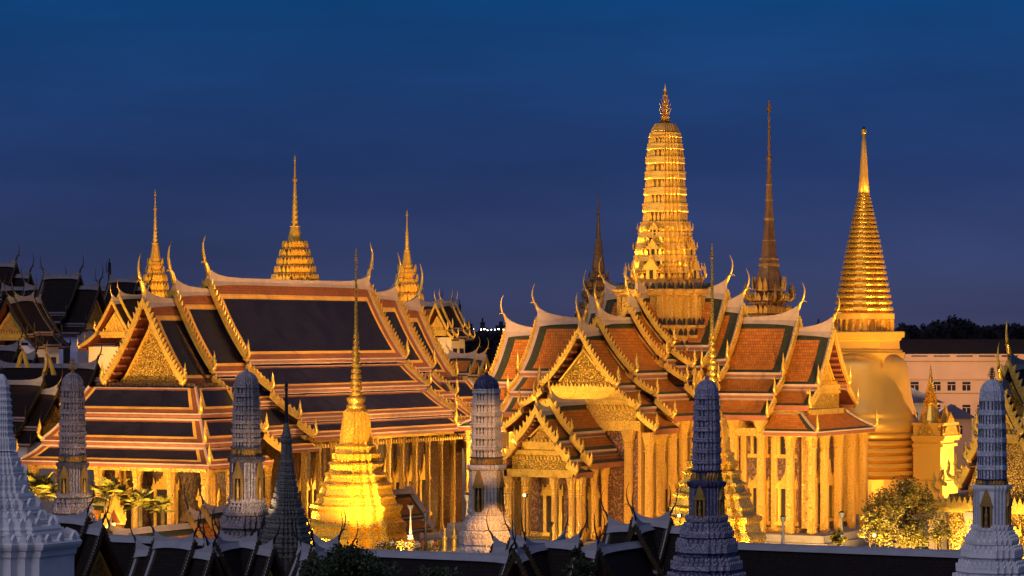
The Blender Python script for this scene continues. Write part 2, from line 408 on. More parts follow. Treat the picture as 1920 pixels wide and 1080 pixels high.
def gable(parent, Mx, xi, xo, tiers, style, both=False, hs=1.0, ped="carving", recess=.9, barge="gold", hornmat="gold", cap=.34, swoop=1.2,
          base_z=None, fl=1.0, sw_len=1.3, teeth=True, ridge_mat=None, fascia_mat=None, purlins=True, bsz=1.0, th=1.0):
    """one telescoping section of a tiered roof: ridge along +x of Mx from xi (inner) to xo (outer, with horn and bargeboards)"""
    S = STY[style]; mb = MB(Mx)
    for ti, t in enumerate(tiers):
        y0, z0, y1, z1, sag = t
        e = S["up"] if ti == 0 else S["lo"]; tp = S["top"] if ti == 0 else S["ltop"]; bt = S["bot"] if ti == 0 else S["lbot"]
        ei = e if both else []
        for sgn in (1, -1):
            panel(mb, (xi, sgn * y0, z0), (xo, sgn * y0, z0), (xo, sgn * y1, z1), (xi, sgn * y1, z1), ei, e, tp, bt, 0, sag, 6 if ti == 0 else 4, 5)
            # fascia: pale strip under the edge, lacquered strip below it
            fm1, fm2 = S["fz"]
            ya, yb = sorted((sgn * (y1 - .10), sgn * (y1 + .03)))
            mb.box(xi, xo - .01, ya, yb, z1 - fm1, z1 + .03, 3 if ti < len(tiers) - 1 or fascia_mat is None else fascia_mat)
            ya, yb = sorted((sgn * (y1 - .18), sgn * (y1 - .02)))
            mb.box(xi, xo - .02, ya, yb, z1 - fm1 - fm2, z1 - fm1 - .002, 4)
            ya, yb = sorted((sgn * (y1 - .02), sgn * (y1 + .06)))
            if ti < len(tiers) - 1: mb.box(xi, xo - .02, ya, yb, z1 - fm1 - fm2 - .08, z1 - fm1 - fm2 - .002, 3)
    ends = [(xo, 1)] + ([(xi, -1)] if both else [])
    if purlins:
        t = tiers[0]
        for xe, d in ends:
            for k in range(1, 9):
                y, z = tier_pt(t, k / 9)
                for sgn in (1, -1):
                    mb.box(min(xe - d * recess, xe - d * .05), max(xe - d * recess, xe - d * .05), sgn * y - .09, sgn * y + .09, z - .40, z - .2, 4)
    roof = mb.build("roof", S["mats"], parent)
    # ridge cap with its upswept end
    z0 = tiers[0][1]; mb = MB(Mx); N = 14
    L = xo - xi; xs = [xi + L * (1 - (1 - k / N) ** 2.2) for k in range(N + 1)] if not both else [xi + L * (.5 - .5 * math.cos(math.pi * k / N)) for k in range(N + 1)]
    def sw(x):
        s_ = swoop * math.exp(-((xo - x) / sw_len) * 1.0)
        if both: s_ += swoop * math.exp(-((x - xi) / sw_len))
        return s_
    hw = cap * .42
    rows = []
    for x in xs:
        zt = z0 + cap + sw(x); zb = z0 - .18 - min(.3, sw(x) * .3); wt = hw * .8
        rows.append([mb.vt((x, -hw - .22, zb)), mb.vt((x, -hw, z0 + .1)), mb.vt((x, -wt, zt)), mb.vt((x, wt, zt)), mb.vt((x, hw, z0 + .1)), mb.vt((x, hw + .22, zb))])
    for a, b in zip(rows, rows[1:]):
        for k in range(5): mb.fi((a[k], a[k + 1], b[k + 1], b[k]))
    mb.fi(rows[0]); mb.fi(rows[-1][::-1])
    mb.build("ridge_cap", [ridge_mat or S["mats"][3]], roof)
    # bargeboards, fringe, flames, horn, pediment
    for xe, d in ends:
        mb = MB(Mx)
        for ti, t in enumerate(tiers):
            L_ = math.hypot(t[2] - t[0], t[3] - t[1]); n = 8 if ti == 0 else 4
            for sgn in (1, -1):
                pr = [tier_pt(t, k / n) for k in range(n + 1)]
                if ti == 0: pr[0] = (0, t[1] + .05)
                nx_, nz_ = (t[1] - t[3]) / L_, (t[2] - t[0]) / L_
                for (ya, za), (yb, zb) in zip(pr, pr[1:]):
                    q = [(xe, sgn * ya, za - .14), (xe, sgn * yb, zb - .14), (xe, sgn * (yb + nx_ * .28 * bsz), zb + nz_ * .28 * bsz + .03), (xe, sgn * (ya + nx_ * .28 * bsz), za + nz_ * .28 * bsz + .03)]
                    if ti == 0 and (ya, za) == pr[0]: q[3] = (xe, 0, za + .5 * bsz)
                    mb.prism(q, (d * .24 * bsz, 0, 0), 0)
                if teeth:
                    nt_ = max(3, int(L_ / (.42 * bsz)))
                    for k in range(nt_):
                        y, z = tier_pt(t, (k + .6) / nt_)
                        b = Vector((xe + d * .03, sgn * (y + nx_ * .26 * bsz), z + nz_ * .26 * bsz)); dn = Vector((0, sgn * (t[2] - t[0]) / L_, (t[3] - t[1]) / L_)); nn = Vector((0, sgn * nx_, nz_))
                        mb.prism([b - dn * .17 * bsz, b + dn * .17 * bsz, b + (nn * .15 + dn * .05) * bsz, b + (nn * .36 - dn * .22) * bsz], (d * .15 * bsz, 0, 0), 0)
        mb.build("bargeboard", [barge], roof)
        for ti, t in enumerate(tiers):
            for sgn in (1, -1):
                mb = MB(Mx); y, z = tier_pt(t, .985)
                flame(mb, (xe + d * .12, sgn * y, z + .1), (0, sgn, 0), .82 * fl if ti else .95 * fl)
                mb.build("eave_finial", [barge], roof, True)
        mb = MB(Mx); horn(mb, (xe + d * .05, 0, z0 + cap + swoop * .88), (d, 0, 0), hs, th=th)
        mb.build("roof_horn", [hornmat], roof, True)
        if ped:
            t = tiers[0]; xp = xe - d * recess; mb = MB(Mx)
            w_in = t[2] - .45; zb_ = t[3] - .05
            q = [(xp, -w_in, zb_), (xp, w_in, zb_)] + [(xp, *( (lambda p: (max(0, p[0] - .35), p[1] - .45))(tier_pt(t, w)))) for w in (.8, .6, .4, .2)] + [(xp, 0, t[1] - .55)] + [(xp, *((lambda p: (-max(0, p[0] - .35), p[1] - .45))(tier_pt(t, w)))) for w in (.2, .4, .6, .8)]
            mb.prism(q, (-d * .25, 0, 0), 0)
            # raised inner triangular frame and medallion so the carving has relief
            hgt = t[1] - .9 - zb_
            for sgn in (1, -1):
                mb.prism([(xp, sgn * w_in * .80, zb_ + .35), (xp, sgn * (w_in * .80 - .22), zb_ + .35), (xp, 0, zb_ + hgt * .80), (xp, 0, zb_ + hgt * .86 + .1)], (d * .16, 0, 0), 1)
            mb.build("pediment", [ped, "gold"], roof)
            mb = MB(Mx)
            x0_, x1_ = sorted((xp - d * .3, xp + d * .32))
            mb.box(x0_, x1_, -w_in - .2, w_in + .2, zb_ - .38, zb_ - .02, 0)
            x0_, x1_ = sorted((xp - d * .3, xp + d * .20)); mb.box(x0_, x1_, -w_in - .1, w_in + .1, zb_ - .62, zb_ - .385, 0)
            for k in range(int(w_in * 2 / .34)):
                y = -w_in + .17 + k * .34
                mb.prism([(xp + d * .1, y - .13, zb_ - .02), (xp + d * .1, y + .13, zb_ - .02), (xp + d * .1, y, zb_ + .3)], (d * .1, 0, 0), 0)
            mb.build("pediment_moulding", ["gold"], roof)
    return roof

def hip_skirt(parent, Mx, levels, xback, style, flame_s=1.0, fascia=True):
    """hipped apron roofs wrapped round a gable end. levels = [(x_top, y_top, z_top, x_bot, y_bot, z_bot)]"""
    S = STY[style]
    for li, (xt, yt, zt, xb, yb, zb) in enumerate(levels):
        mb = MB(Mx)
        fr = S["lo"][1:] if len(S["lo"]) > 1 else S["lo"]
        panel(mb, (xt, -yt, zt), (xt, yt, zt), (xb, yb, zb), (xb, -yb, zb), fr, fr, S["ltop"], S["lbot"], 0, .12, 4, 5)
        for sgn in (1, -1):
            panel(mb, (xback, sgn * yt, zt), (xt, sgn * yt, zt), (xb, sgn * yb, zb), (xback, sgn * yb, zb), [], fr, S["ltop"], S["lbot"], 0, .12, 4, 5)
            y0_, y1_ = sorted((sgn * (yb - .1), sgn * (yb + .04)))
            mb.box(xback, xb + .04, y0_, y1_, zb - .10, zb + .02, 3)
            y0_, y1_ = sorted((sgn * (yb - .2), sgn * (yb - .04))); mb.box(xback, xb - .05, y0_, y1_, zb - .36, zb - .103, 4)
        mb.box(xb - .1, xb + .04, -yb + .1, yb - .1, zb - .10, zb + .02, 3); mb.box(xb - .2, xb - .05, -yb + .2, yb - .2, zb - .36, zb - .103, 4)
        if zt > zb and li > 0:
            mb.box(xt - .1, xt + .1, -yt - .02, yt + .02, zt - .05, zt + .09, 3)
        r = mb.build("apron_roof", S["mats"], parent)
        for sgn in (1, -1):
            mb = MB(Mx); n = 5; pa = []
            for k in range(n + 1):
                w = k / n; pa.append((xt + (xb - xt) * w, sgn * (yt + (yb - yt) * w), zt + (zb - zt) * w - .12 * 4 * w * (1 - w) + .06))
            mb.tube(pa, [.12] * (n + 1), 6, 0); mb.build("hip_ridge", [S["mats"][3]], r)
            mb = MB(Mx); d = Vector((1, sgn, 0)).normalized()
            flame(mb, (xb - .1, sgn * (yb - .1), zb + .15), d, flame_s); mb.build("eave_finial", ["gold"], r, True)

COLM = {}
def column(parent, Mx, x, y, z0, z1, w, mat="pillar_gold", plan=RD2, name="column"):
    """redented pillar with moulded foot and lotus capital; one mesh per size, shared by its copies"""
    key = (round(z1 - z0, 2), w, mat)
    if key not in COLM:
        mb = MB(); H = z1 - z0
        mb.loft(plan, [(0, w * 1.55), (.35, w * 1.55), (.38, w * 1.3), (.7, w * 1.35), (.75, w * 1.12), (.95, w), (H - 1.55, w * .9), (H - 1.5, w * 1.1), (H - 1.4, w * 1.1), (H - 1.38, w * .92), (H - 1.1, w * .95), (H - 1.08, w * 1.12),
                       (H - 1.0, w * 1.12), (H - .98, w * .98), (H - .75, w * 1.05), (H - .35, w * 1.45), (H - .3, w * 1.5), (H, w * 1.5)], 0)
        leaf_row(mb, plan, w * 1.02, H - .98, .5, w * .5, 1, .35, tk=.2); leaf_row(mb, plan, w * .95, H - 1.38, .26, w * .45, 1, .3, tk=.2)
        o = mb.build(name, [mat, "gold"]); COLM[key] = o.data
        bpy.data.objects.remove(o)
    o = bpy.data.objects.new(name, COLM[key]); COL.objects.link(o)
    o.parent = parent
    o.matrix_local = Mx @ Matrix.Translation((x, y, z0))
    return o

def opening(parent, Mx, x, y, z, w, h, nrm, kind="window", crown=True):
    """gilded surround with spired crown and dark leaves. nrm is +-1 along x ('x',d) or y ('y',d)"""
    ax, d = nrm
    T = Mx @ Matrix.Translation((x, y, z)) @ Matrix.Rotation({('x', 1): 0, ('x', -1): math.pi, ('y', 1): math.pi / 2, ('y', -1): -math.pi / 2}[(ax, d)], 4, 'Z')
    mb = MB(T); t = .22; k = w / 2
    mb.box(.02, t, -k - .28, -k, 0, h, 0); mb.box(.02, t, k, k + .28, 0, h, 0); mb.box(.02, t + .1, -k - .45, k + .45, h, h + .25, 0); mb.box(.02, t + .16, -k - .5, k + .5, -.3, -.002, 0)
    if crown:
        z_ = h + .25; ww = k + .38
        for q in range(4):
            mb.box(.02, t + .06 - q * .03, -ww, ww, z_, z_ + .2, 0); z_ += .202; ww *= .72
        mb.prism([(.05, -ww, z_), (.05, ww, z_), (.05, 0, z_ + h * .42)], (.12, 0, 0), 0)
        for s_ in (1, -1): mb.prism([(.06, s_ * (k + .42), h + .25), (.06, s_ * (k + .12), h + .25), (.06, s_ * (k + .33), h + 1.0)], (.12, 0, 0), 0)
    o = mb.build(kind, ["gold"], parent)
    mb = MB(T); mb.box(.01, .10, -k, -.02, 0, h, 0); mb.box(.01, .10, .02, k, 0, h, 0)
    mb.build("leaf", ["door_dark"], o)
    return o
# ------------------------------------------------------------------ ground and terraces
def make_ground():
    mb = MB(); n = 24; R0 = 3800
    mb.face([(-R0, -400, 0), (R0, -400, 0), (R0, 7000, 0), (-R0, 7000, 0)])
    tag(mb.build("ground", ["earth"]), kind="structure")
    mb = MB(Matrix.Translation(P0) @ Matrix.Rotation(PHI, 4, 'Z'))
    mb.box(-110, 120, -70, 90, -.3, .004, 0)
    tag(mb.build("pavement", ["paving"]), kind="structure")
    mb = MB(Matrix.Translation(P0) @ Matrix.Rotation(PHI, 4, 'Z'))
    mb.box(-31, 60, -22, 21, .0, 2.2, 0); mb.box(-31.2, 60.2, -22.2, 21.2, 2.2, 2.5, 0)
    tag(mb.build("terrace", ["paving"]), kind="structure")
make_ground()

ARM = {"W": Matrix.Rotation(0, 4, 'Z'), "E": Matrix.Rotation(math.pi, 4, 'Z'), "N": Matrix.Rotation(-math.pi / 2, 4, 'Z'), "S": Matrix.Rotation(math.pi / 2, 4, 'Z')}
ID = Matrix.Identity(4)
def drop(tiers, dz): return [(a, b - dz, c, d - dz, s) for a, b, c, d, s in tiers]

def trident(mb, z, s, m=0):
    mb.loft(circ(8), [(z, .5 * s), (z + .15 * s, .62 * s), (z + .3 * s, .35 * s), (z + .5 * s, .5 * s), (z + .7 * s, .2 * s)], m)
    mb.tube([(0, 0, z + .5 * s), (0, 0, z + 2.6 * s), (0, 0, z + 3.9 * s)], [.13 * s, .1 * s, .02 * s], 6, m)
    for q, (h, w) in enumerate(((.75, .70), (1.2, .62), (1.65, .45), (2.0, .3))):
        for k in range(8):
            a = k * math.pi / 4 + (q % 2) * math.pi / 8 * 0; c, s_ = math.cos(a), math.sin(a)
            mb.tube([(c * .08 * s, s_ * .08 * s, z + h * s), (c * w * .6 * s, s_ * w * .6 * s, z + (h + .1) * s), (c * w * s, s_ * w * s, z + (h + .7) * s)], [.075 * s, .06 * s, .012 * s], 4, m)
    mb.loft(circ(8), [(z + 2.55 * s, .1 * s), (z + 2.65 * s, .3 * s), (z + 2.75 * s, .3 * s), (z + 2.9 * s, .1 * s)], m)
    mb.loft(circ(8), [(z + 3.1 * s, .06 * s), (z + 3.2 * s, .2 * s), (z + 3.5 * s, .08 * s), (z + 3.9 * s, .015 * s)], m)

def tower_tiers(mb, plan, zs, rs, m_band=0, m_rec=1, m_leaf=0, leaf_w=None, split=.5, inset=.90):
    """storeys of a prang: a plain proud band over a recessed, dark-coloured frieze of niche leaves"""
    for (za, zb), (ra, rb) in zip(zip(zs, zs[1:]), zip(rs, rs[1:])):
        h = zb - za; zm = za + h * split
        mb.loft(plan, [(za, ra * inset), (zm, (ra + rb) / 2 * inset)], m_rec)  # recess shade comes from this darker material
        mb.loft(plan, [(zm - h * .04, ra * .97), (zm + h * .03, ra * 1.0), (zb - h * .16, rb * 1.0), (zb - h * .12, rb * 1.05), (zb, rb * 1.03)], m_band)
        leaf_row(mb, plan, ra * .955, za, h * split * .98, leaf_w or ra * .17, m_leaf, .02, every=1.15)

# ------------------------------------------------------------------ the pantheon
mat_plain("leaf_iron", (.035, .03, .035), .5, .3, .4)
def make_pantheon():
    r = empty("prang_roofed_pantheon", "cross-shaped temple hall, orange tiled roofs round a tall floodlit golden prang tower", "temple hall", L2W(0, 0, 0), PHI)
    base = [(0, 21.0, 3.35, 16.75, .45), (3.25, 16.25, 5.2, 15.05, .10), (5.1, 14.55, 6.75, 13.3, .10)]
    sec = [(2.4, 5.7, -2.25), (5.2, 7.2, -1.1), (6.8, 12.2, 0), (11.7, 15.3, .95)]
    for a in "ENSW":
        A = ARM[a]
        for i, (xi, xo, dz) in enumerate(sec):
            t = drop(base, dz)
            if a == "E" and i == 3: xo = 16.4
            if a == "E" and i == 2: xo = 13.0
            if a in "NS" and i == 3: t = t[:2]
            gable(r, A, xi, xo, t, "pantheon", hs=.78, swoop=1.0, fl=.95, bsz=.82, th=.85, ped="carving" if i == 3 else "red_lacquer", fascia_mat=4, recess=.9 if i == 3 else .5, purlins=i == 3)
        # walls of the arm
        mb = MB(A); hw = 4.5; xe = 14.0 if a != "E" else 14.9
        mb.box(2, xe, -hw, hw, 2.5, 13.6, 0); mb.box(2, xe + .12, -hw - .12, hw + .12, 2.5, 4.1, 1); mb.box(2, xe + .15, -hw - .15, hw + .15, 12.6, 13.7, 1)
        mb.prism([(xe, -hw, 13.6), (xe, hw, 13.6), (xe, 0, 19.0)], (-.4, 0, 0), 0)
        for s_ in (1, -1):
            for k in range(4): 
                x = 6.6 + k * 2.7 - .25
                y0, y1 = sorted((s_ * (hw + .02), s_ * (hw + .3))); mb.box(x, x + .5, y0, y1, 4.1, 12.6, 1)
        mb.build("wall", ["diaper_pink", "pillar_gold"], r)
        if a in "NS":
            hip_skirt(r, A, [(14.5, 4.9, 13.45, 16.55, 6.65, 12.05)], 11.9, "pantheon", .8)
            mb = MB(A); mb.box(14.0, 14.5, -3.4, 3.4, 13.4, 15.2, 0); mb.box(14.45, 14.8, -3.7, 3.7, 13.3, 13.75, 1); mb.box(14.4, 14.65, -3.6, 3.6, 15.0, 15.25, 1)
            mb.build("gable_panel", ["carving", "gold"], r)
            for s_ in (1, -1):
                for x in (6.6, 8.9, 11.3, 13.85, 15.75): column(r, A, x, s_ * 5.75, 2.5, 12.2 if x > 12.5 else 13.0, .36)
            for y in (-3.0, 0, 3.0): column(r, A, 15.75, y, 2.5, 12.2, .34)
            mb = MB(A); mb.box(5, 15.95, -6.05, -5.5, 11.6, 12.25, 0); mb.box(5, 15.95, 5.5, 6.05, 11.6, 12.25, 0); mb.box(15.5, 16.05, -6.0, 6.0, 11.6, 12.26, 0); mb.build("architrave", ["pillar_gold"], r)
            for s_ in (1, -1):
                for x in (8.15, 10.65, 13.1): 
                    opening(r, A, x, s_ * (hw + .02), 4.6, 1.0, 2.7, ('y', s_))
                for x in (10.65, 13.0): opening(r, A, x, s_ * (hw + .02), 10.1, .9, 1.5, ('y', s_), crown=False)
            for y in (-2.2, 2.2): opening(r, A, xe + .03, y, 4.6, 1.0, 2.7, ('x', 1))
            opening(r, A, xe + .03, 0, 4.2, 1.3, 3.4, ('x', 1), "door")
        if a in "EW":
            for s_ in (1, -1):
                for x in (6.9, 9.0, 11.1, 13.3, 15.4): column(r, A, x, s_ * 5.75, 2.5, 12.1 if x > 12.5 else 13.0, .36)
                for x in (8.0, 10.0, 12.2): opening(r, A, x, s_ * (hw + .02), 4.6, 1.0, 2.7, ('y', s_))
                column(r, A, 15.4, s_ * 3.9, 2.5, 12.3, .34)
            mb = MB(A)   # tall carved tympanum wall under the pediment
            mb.box(14.95, 15.5, -5.0, 5.0, 12.2, 13.0, 1); mb.box(14.95, 15.45, -4.6, 4.6, 13.0, 14.3, 0); mb.box(14.95, 15.6, -4.4, 4.4, 14.3, 14.7, 1); mb.box(14.95, 15.4, -3.4, 3.4, 14.7, 15.3, 1)
            for k in range(26): y = -4.55 + k * .36; mb.prism([(15.46, y, 13.9), (15.46, y + .3, 13.9), (15.46, y + .15, 14.28)], (.12, 0, 0), 1)
            mb.build("gable_panel", ["carving_fine", "gold"], r)
    # stepped base
    mb = MB()
    for k, (z0, z1, o) in enumerate(((2.5, 3.1, 1.2), (3.1, 3.7, .7))):
        mb.box(-16.6 - o, 16.6 + o, -6.4 - o, 6.4 + o, z0, z1, 0); mb.box(-6.4 - o, 6.4 + o, -16.6 - o, 16.6 + o, z0, z1 - .003, 0)
    mb.build("plinth", ["stone"], r)
    # east porch
    A = ARM["E"]; pt = [(0, 14.45, 1.75, 12.2, .22), (1.7, 11.85, 2.75, 10.75, .06), (2.65, 10.4, 3.5, 9.75, .05)]
    gable(r, A, 15.2, 21.4, pt, "pantheon", hs=.6, swoop=.8, fl=.65, ped=None, cap=.26, purlins=False, fascia_mat=4, sw_len=.9)
    gable(r, A, 20.9, 23.9, drop(pt, .62), "pantheon", hs=.6, swoop=.8, fl=.65, ped="carving", cap=.26, recess=.75, fascia_mat=4, sw_len=.9)
    mb = MB(A)
    mb.box(16, 20.9, -2.1, 2.1, 3.7, 10.3, 0); mb.box(20.9, 21.1, -2.2, 2.2, 9.4, 10.5, 1); mb.box(15.9, 21.02, -2.2, 2.2, 3.7, 4.3, 1)
    mb.build("porch_wall", ["diaper_pink", "pillar_gold"], r)
    mb = MB(A)
    mb.box(22.9, 23.35, -2.9, 2.9, 8.75, 9.35, 1); mb.box(22.95, 23.25, -2.5, 2.5, 9.35, 10.5, 0); mb.box(22.85, 23.4, -2.2, 2.2, 10.5, 10.85, 1); mb.box(22.9, 23.2, -1.7, 1.7, 10.85, 11.6, 0)
    for k in range(16): y = -2.45 + k * .31; mb.prism([(23.26, y, 10.12), (23.26, y + .26, 10.12), (23.26, y + .13, 10.48)], (.1, 0, 0), 1)
    mb.build("porch_gable_panel", ["carving", "gold"], r)
    opening(r, A, 20.92, 0, 4.3, 1.1, 2.9, ('x', 1), "door")
    for s_ in (1, -1):
        opening(r, A, 18.4, s_ * 2.12, 4.6, .9, 2.3, ('y', s_))
        for x, y in ((23.2, 2.75), (23.2, 1.25), (21.6, 2.85), (19.6, 2.85), (17.6, 2.85), (22.9, 3.25)): column(r, A, x, s_ * y, 2.5, 8.8 if x > 21.7 else 9.6, .25)
    mb = MB(A); mb.box(15.5, 24.2, -3.8, 3.8, 2.5, 3.0, 0); mb.box(15.5, 23.9, -3.4, 3.4, 3.0, 3.7, 0); mb.build("porch_plinth", ["stone"], r)
    # crossing tower
    px = lambda y: 20 + (625 - y) / 22.0
    rr = lambda hw: hw / 22.0 / 1.08
    mb = MB()
    mb.loft(RD4, [(12, 5.6), (px(704), 5.6), (px(700), 5.35), (px(678), 5.3), (px(676), 5.55), (px(672), 5.55), (px(671), 5.05), (px(656), 5.0), (px(654), 5.2), (px(651), 5.2), (px(650), 4.75), (px(634), 4.7),
                  (px(632), 4.9), (px(629), 4.9), (px(628), 4.4), (px(616), 4.35), (px(614), 4.55), (px(610), 4.55), (px(609), 3.75), (px(556), 3.65), (px(554), 3.9), (px(550), 3.95), (px(548), 4.15), (px(543), 4.15), (px(541), 3.3), (px(530), 3.15), (px(520), rr(60))], 0)
    for y, r_, hh in ((671, 5.2, 13), (650, 4.95, 12), (628, 4.65, 12), (609, 4.3, 12), (543, 3.9, 12)): leaf_row(mb, RD4, r_, px(y), hh / 22.0, .44, 3, .05, tk=.25, every=1.3)
    for d in range(4):
        T = Matrix.Rotation(d * math.pi / 2, 4, 'Z'); q = MB(T)
        for y in (-1.2, -.6, 0, .6, 1.2): q.box(3.6, 3.9, y - .18, y + .18, px(606), px(557), 2)
        for e in (1, -1):
            for x_, y_ in ((3.68 * .855, 3.68 * .565), (3.68 * .71, 3.68 * .71)): q.box(x_ - .05, x_ + .12, e * y_ - .14, e * y_ + .14, px(606), px(557), 2)
        mb.v += [Vector(p) for p in q.v]; o = len(mb.v) - len(q.v); mb.f += [[i + o for i in f] for f in q.f]; mb.m += q.m; mb.uv += q.uv
    mb.build("tower_base", ["pillar_gold", "bronze", "carving_fine", "leaf_iron"], r)
    mb = MB()
    ys = [522, 502, 479, 456, 436, 416]; hs = [66, 60, 57, 52, 49, 44.5]
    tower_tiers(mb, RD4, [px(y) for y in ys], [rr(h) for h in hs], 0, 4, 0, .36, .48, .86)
    for y, h in ((501, 60), (478, 57), (455, 52), (435, 48)): leaf_row(mb, RD4, rr(h), px(y), .5, .38, 0, .12, tk=.3, every=1.35)
    ys = [416, 381, 352, 322, 294, 269, 249]; hs = [43.5, 41, 39, 37.5, 35.5, 32, 28.5]
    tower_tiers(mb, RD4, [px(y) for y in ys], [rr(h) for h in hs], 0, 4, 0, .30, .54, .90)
    mb.loft(RD4, [(px(249), rr(26)), (px(246), rr(27)), (px(238), rr(23)), (px(232), rr(19))], 2)
    mb.loft(circ(12), [(px(233), rr(18)), (px(228), rr(10)), (px(226), rr(8))], 3)
    tw = mb.build("prang_tower", ["gold", "gold_dull", "gold_dull", "bronze", "gold_recess_shade"], r)
    mb = MB(); trident(mb, px(229), .84); mb.build("trident_finial", ["gold_leaf"], r)
    for d in range(4):                       # niche gables on the tower's faces
        T = Matrix.Rotation(d * math.pi / 2, 4, 'Z')
        for y0, hw, w, h in ((521, 66, .85, 1.7), (479, 58, .66, 1.35), (440, 50, .5, 1.0)):
            mb = MB(T); z = px(y0); x = rr(hw)
            mb.box(x - .5, x, -w * .55, w * .55, z - .2, z + h * .42, 0)
            mb.box(x - .05, x + .03, -w * .2, w * .2, z - .1, z + h * .36, 1)
            for q in range(2):
                xx = x + .16 - q * .2; ww = w * (1 - .25 * q); zz = z + h * .38 + q * h * .12
                mb.prism([(xx, -ww, zz), (xx, ww, zz), (xx, ww * .4, zz + h * .36), (xx, 0, zz + h * .62), (xx, -ww * .4, zz + h * .36)], (-.14, 0, 0), 0)
                for s_ in (1, -1): mb.tube([(xx, s_ * ww, zz), (xx, s_ * (ww + .22), zz + .12), (xx, s_ * (ww + .2), zz + .6)], [.12, .1, .02], 4, 0)
            mb.build("tower_gable", ["gold", "door_dark"], r)
        for s_ in (1, -1):
            mb = MB(T); flame(mb, (rr(64), s_ * rr(60) * .62, px(522)), (1, s_ * .6, 0), .8); mb.build("tower_finial", ["gold"], r, True)
    return r
make_pantheon()

# ------------------------------------------------------------------ the ordination hall
def make_ubosot():
    r = empty("ordination_hall", "long ordination hall with indigo tiled tiered roofs edged in yellow, its gilded gable facing left", "temple hall", L2W(-5.05, 34.3, 0), PHI)
    main = [(0, 24.35, 3.95, 17.75, .5), (3.9, 17.2, 6.4, 15.25, .14), (6.3, 14.75, 9.1, 12.95, .14), (9.0, 12.45, 10.65, 11.4, .08)]
    gable(r, ID, -13.35, 13.35, main, "ubosot", both=True, hs=1.1, swoop=.75, fl=1.0, ped=None, purlins=False, cap=.42)
    for A in (ARM["E"], ARM["W"]):
        gable(r, A, 12.6, 18.5, drop(main, .95), "ubosot", hs=1.1, swoop=.9, ped=None, purlins=False, cap=.42)
        gable(r, A, 17.9, 22.8, drop(main[:1], 1.9), "ubosot", hs=1.1, swoop=.9, ped="carving", cap=.42, recess=1.15)
        hip_skirt(r, A, [(23.1, 5.3, 15.55, 24.6, 6.8, 13.5), (24.5, 6.7, 13.0, 25.95, 8.1, 11.2), (25.85, 8.0, 10.75, 27.3, 9.4, 9.55)], 17.8, "ubosot", .95)
        mb = MB(A); mb.box(12, 19.4, -6.7, 6.7, 1.9, 13.0, 0); mb.box(12, 19.4, -3.6, 3.6, 13.0, 15.9, 0); mb.box(19.4, 22.6, -5.0, 5.0, 15.0, 15.9, 0); mb.prism([(19.4, -4, 15.9), (19.4, 4, 15.9), (19.4, 0, 22)], (-.3, 0, 0), 0); mb.build("porch_wall", ["diaper_dark"], r)
        for y in (-8.5, -5.2, -1.9, 1.9, 5.2, 8.5): column(r, A, 26.4, y, 1.9, 9.45, .34, "pillar_gold")
        for y in (-6.6, -2.6, 2.6, 6.6): column(r, A, 22.6, y, 1.9, 10.6, .34, "pillar_gold")
        for s_ in (1, -1):
            for x in (17.2, 20.0, 23.0): column(r, A, x, s_ * 8.5, 1.9, 9.6, .26, "mosaic_dark")
        mb = MB(A); mb.box(17.5, 26.9, -8.85, -8.2, 8.9, 9.5, 0); mb.box(17.5, 26.9, 8.2, 8.85, 8.9, 9.5, 0); mb.box(26.1, 26.8, -8.8, 8.8, 8.9, 9.49, 0); mb.build("architrave", ["carving_fine"], r)
        opening(r, A, 19.42, 0, 2.4, 1.9, 4.6, ('x', 1), "door"); 
        for y in (-4.2, 4.2): opening(r, A, 19.42, y, 2.4, 1.4, 3.8, ('x', 1), "door")
    mb = MB(); mb.box(-12.5, 12.5, -6.75, 6.75, 1.9, 14.0, 0); mb.box(-12.6, 12.6, -6.95, 6.95, 1.9, 3.4, 1); mb.build("wall", ["diaper_dark", "gold_dull"], r)
    for s_ in (1, -1):
        for k in range(12):
            column(r, ID, -12.9 + k * 2.345, s_ * 9.3, 1.9, 11.45, .22, "mosaic_dark")
        for k in range(11):
            opening(r, ID, -11.7 + k * 2.345, s_ * 6.77, 3.6, 1.15, 3.0, ('y', s_))
        mb = MB(); y0, y1 = sorted((s_ * 9.0, s_ * 9.6)); mb.box(-13.2, 13.2, y0, y1, 10.8, 11.3, 0)
        for k in range(60): 
            x = -13 + k * .44; mb.loft(circ(5), [(10.35, .09), (10.55, .07), (10.7, .02)], 1, (x, s_ * 10.4))
        mb.build("architrave", ["carving_fine", "gold"], r)
    mb = MB()
    for z0, z1, o in ((0, .7, 1.2), (.7, 1.3, .6), (1.3, 1.9, 0)): mb.box(-27.4 - o, 27.4 + o, -9.9 - o, 9.9 + o, z0, z1, 0)
    mb.build("plinth", ["stone"], r)
make_ubosot()

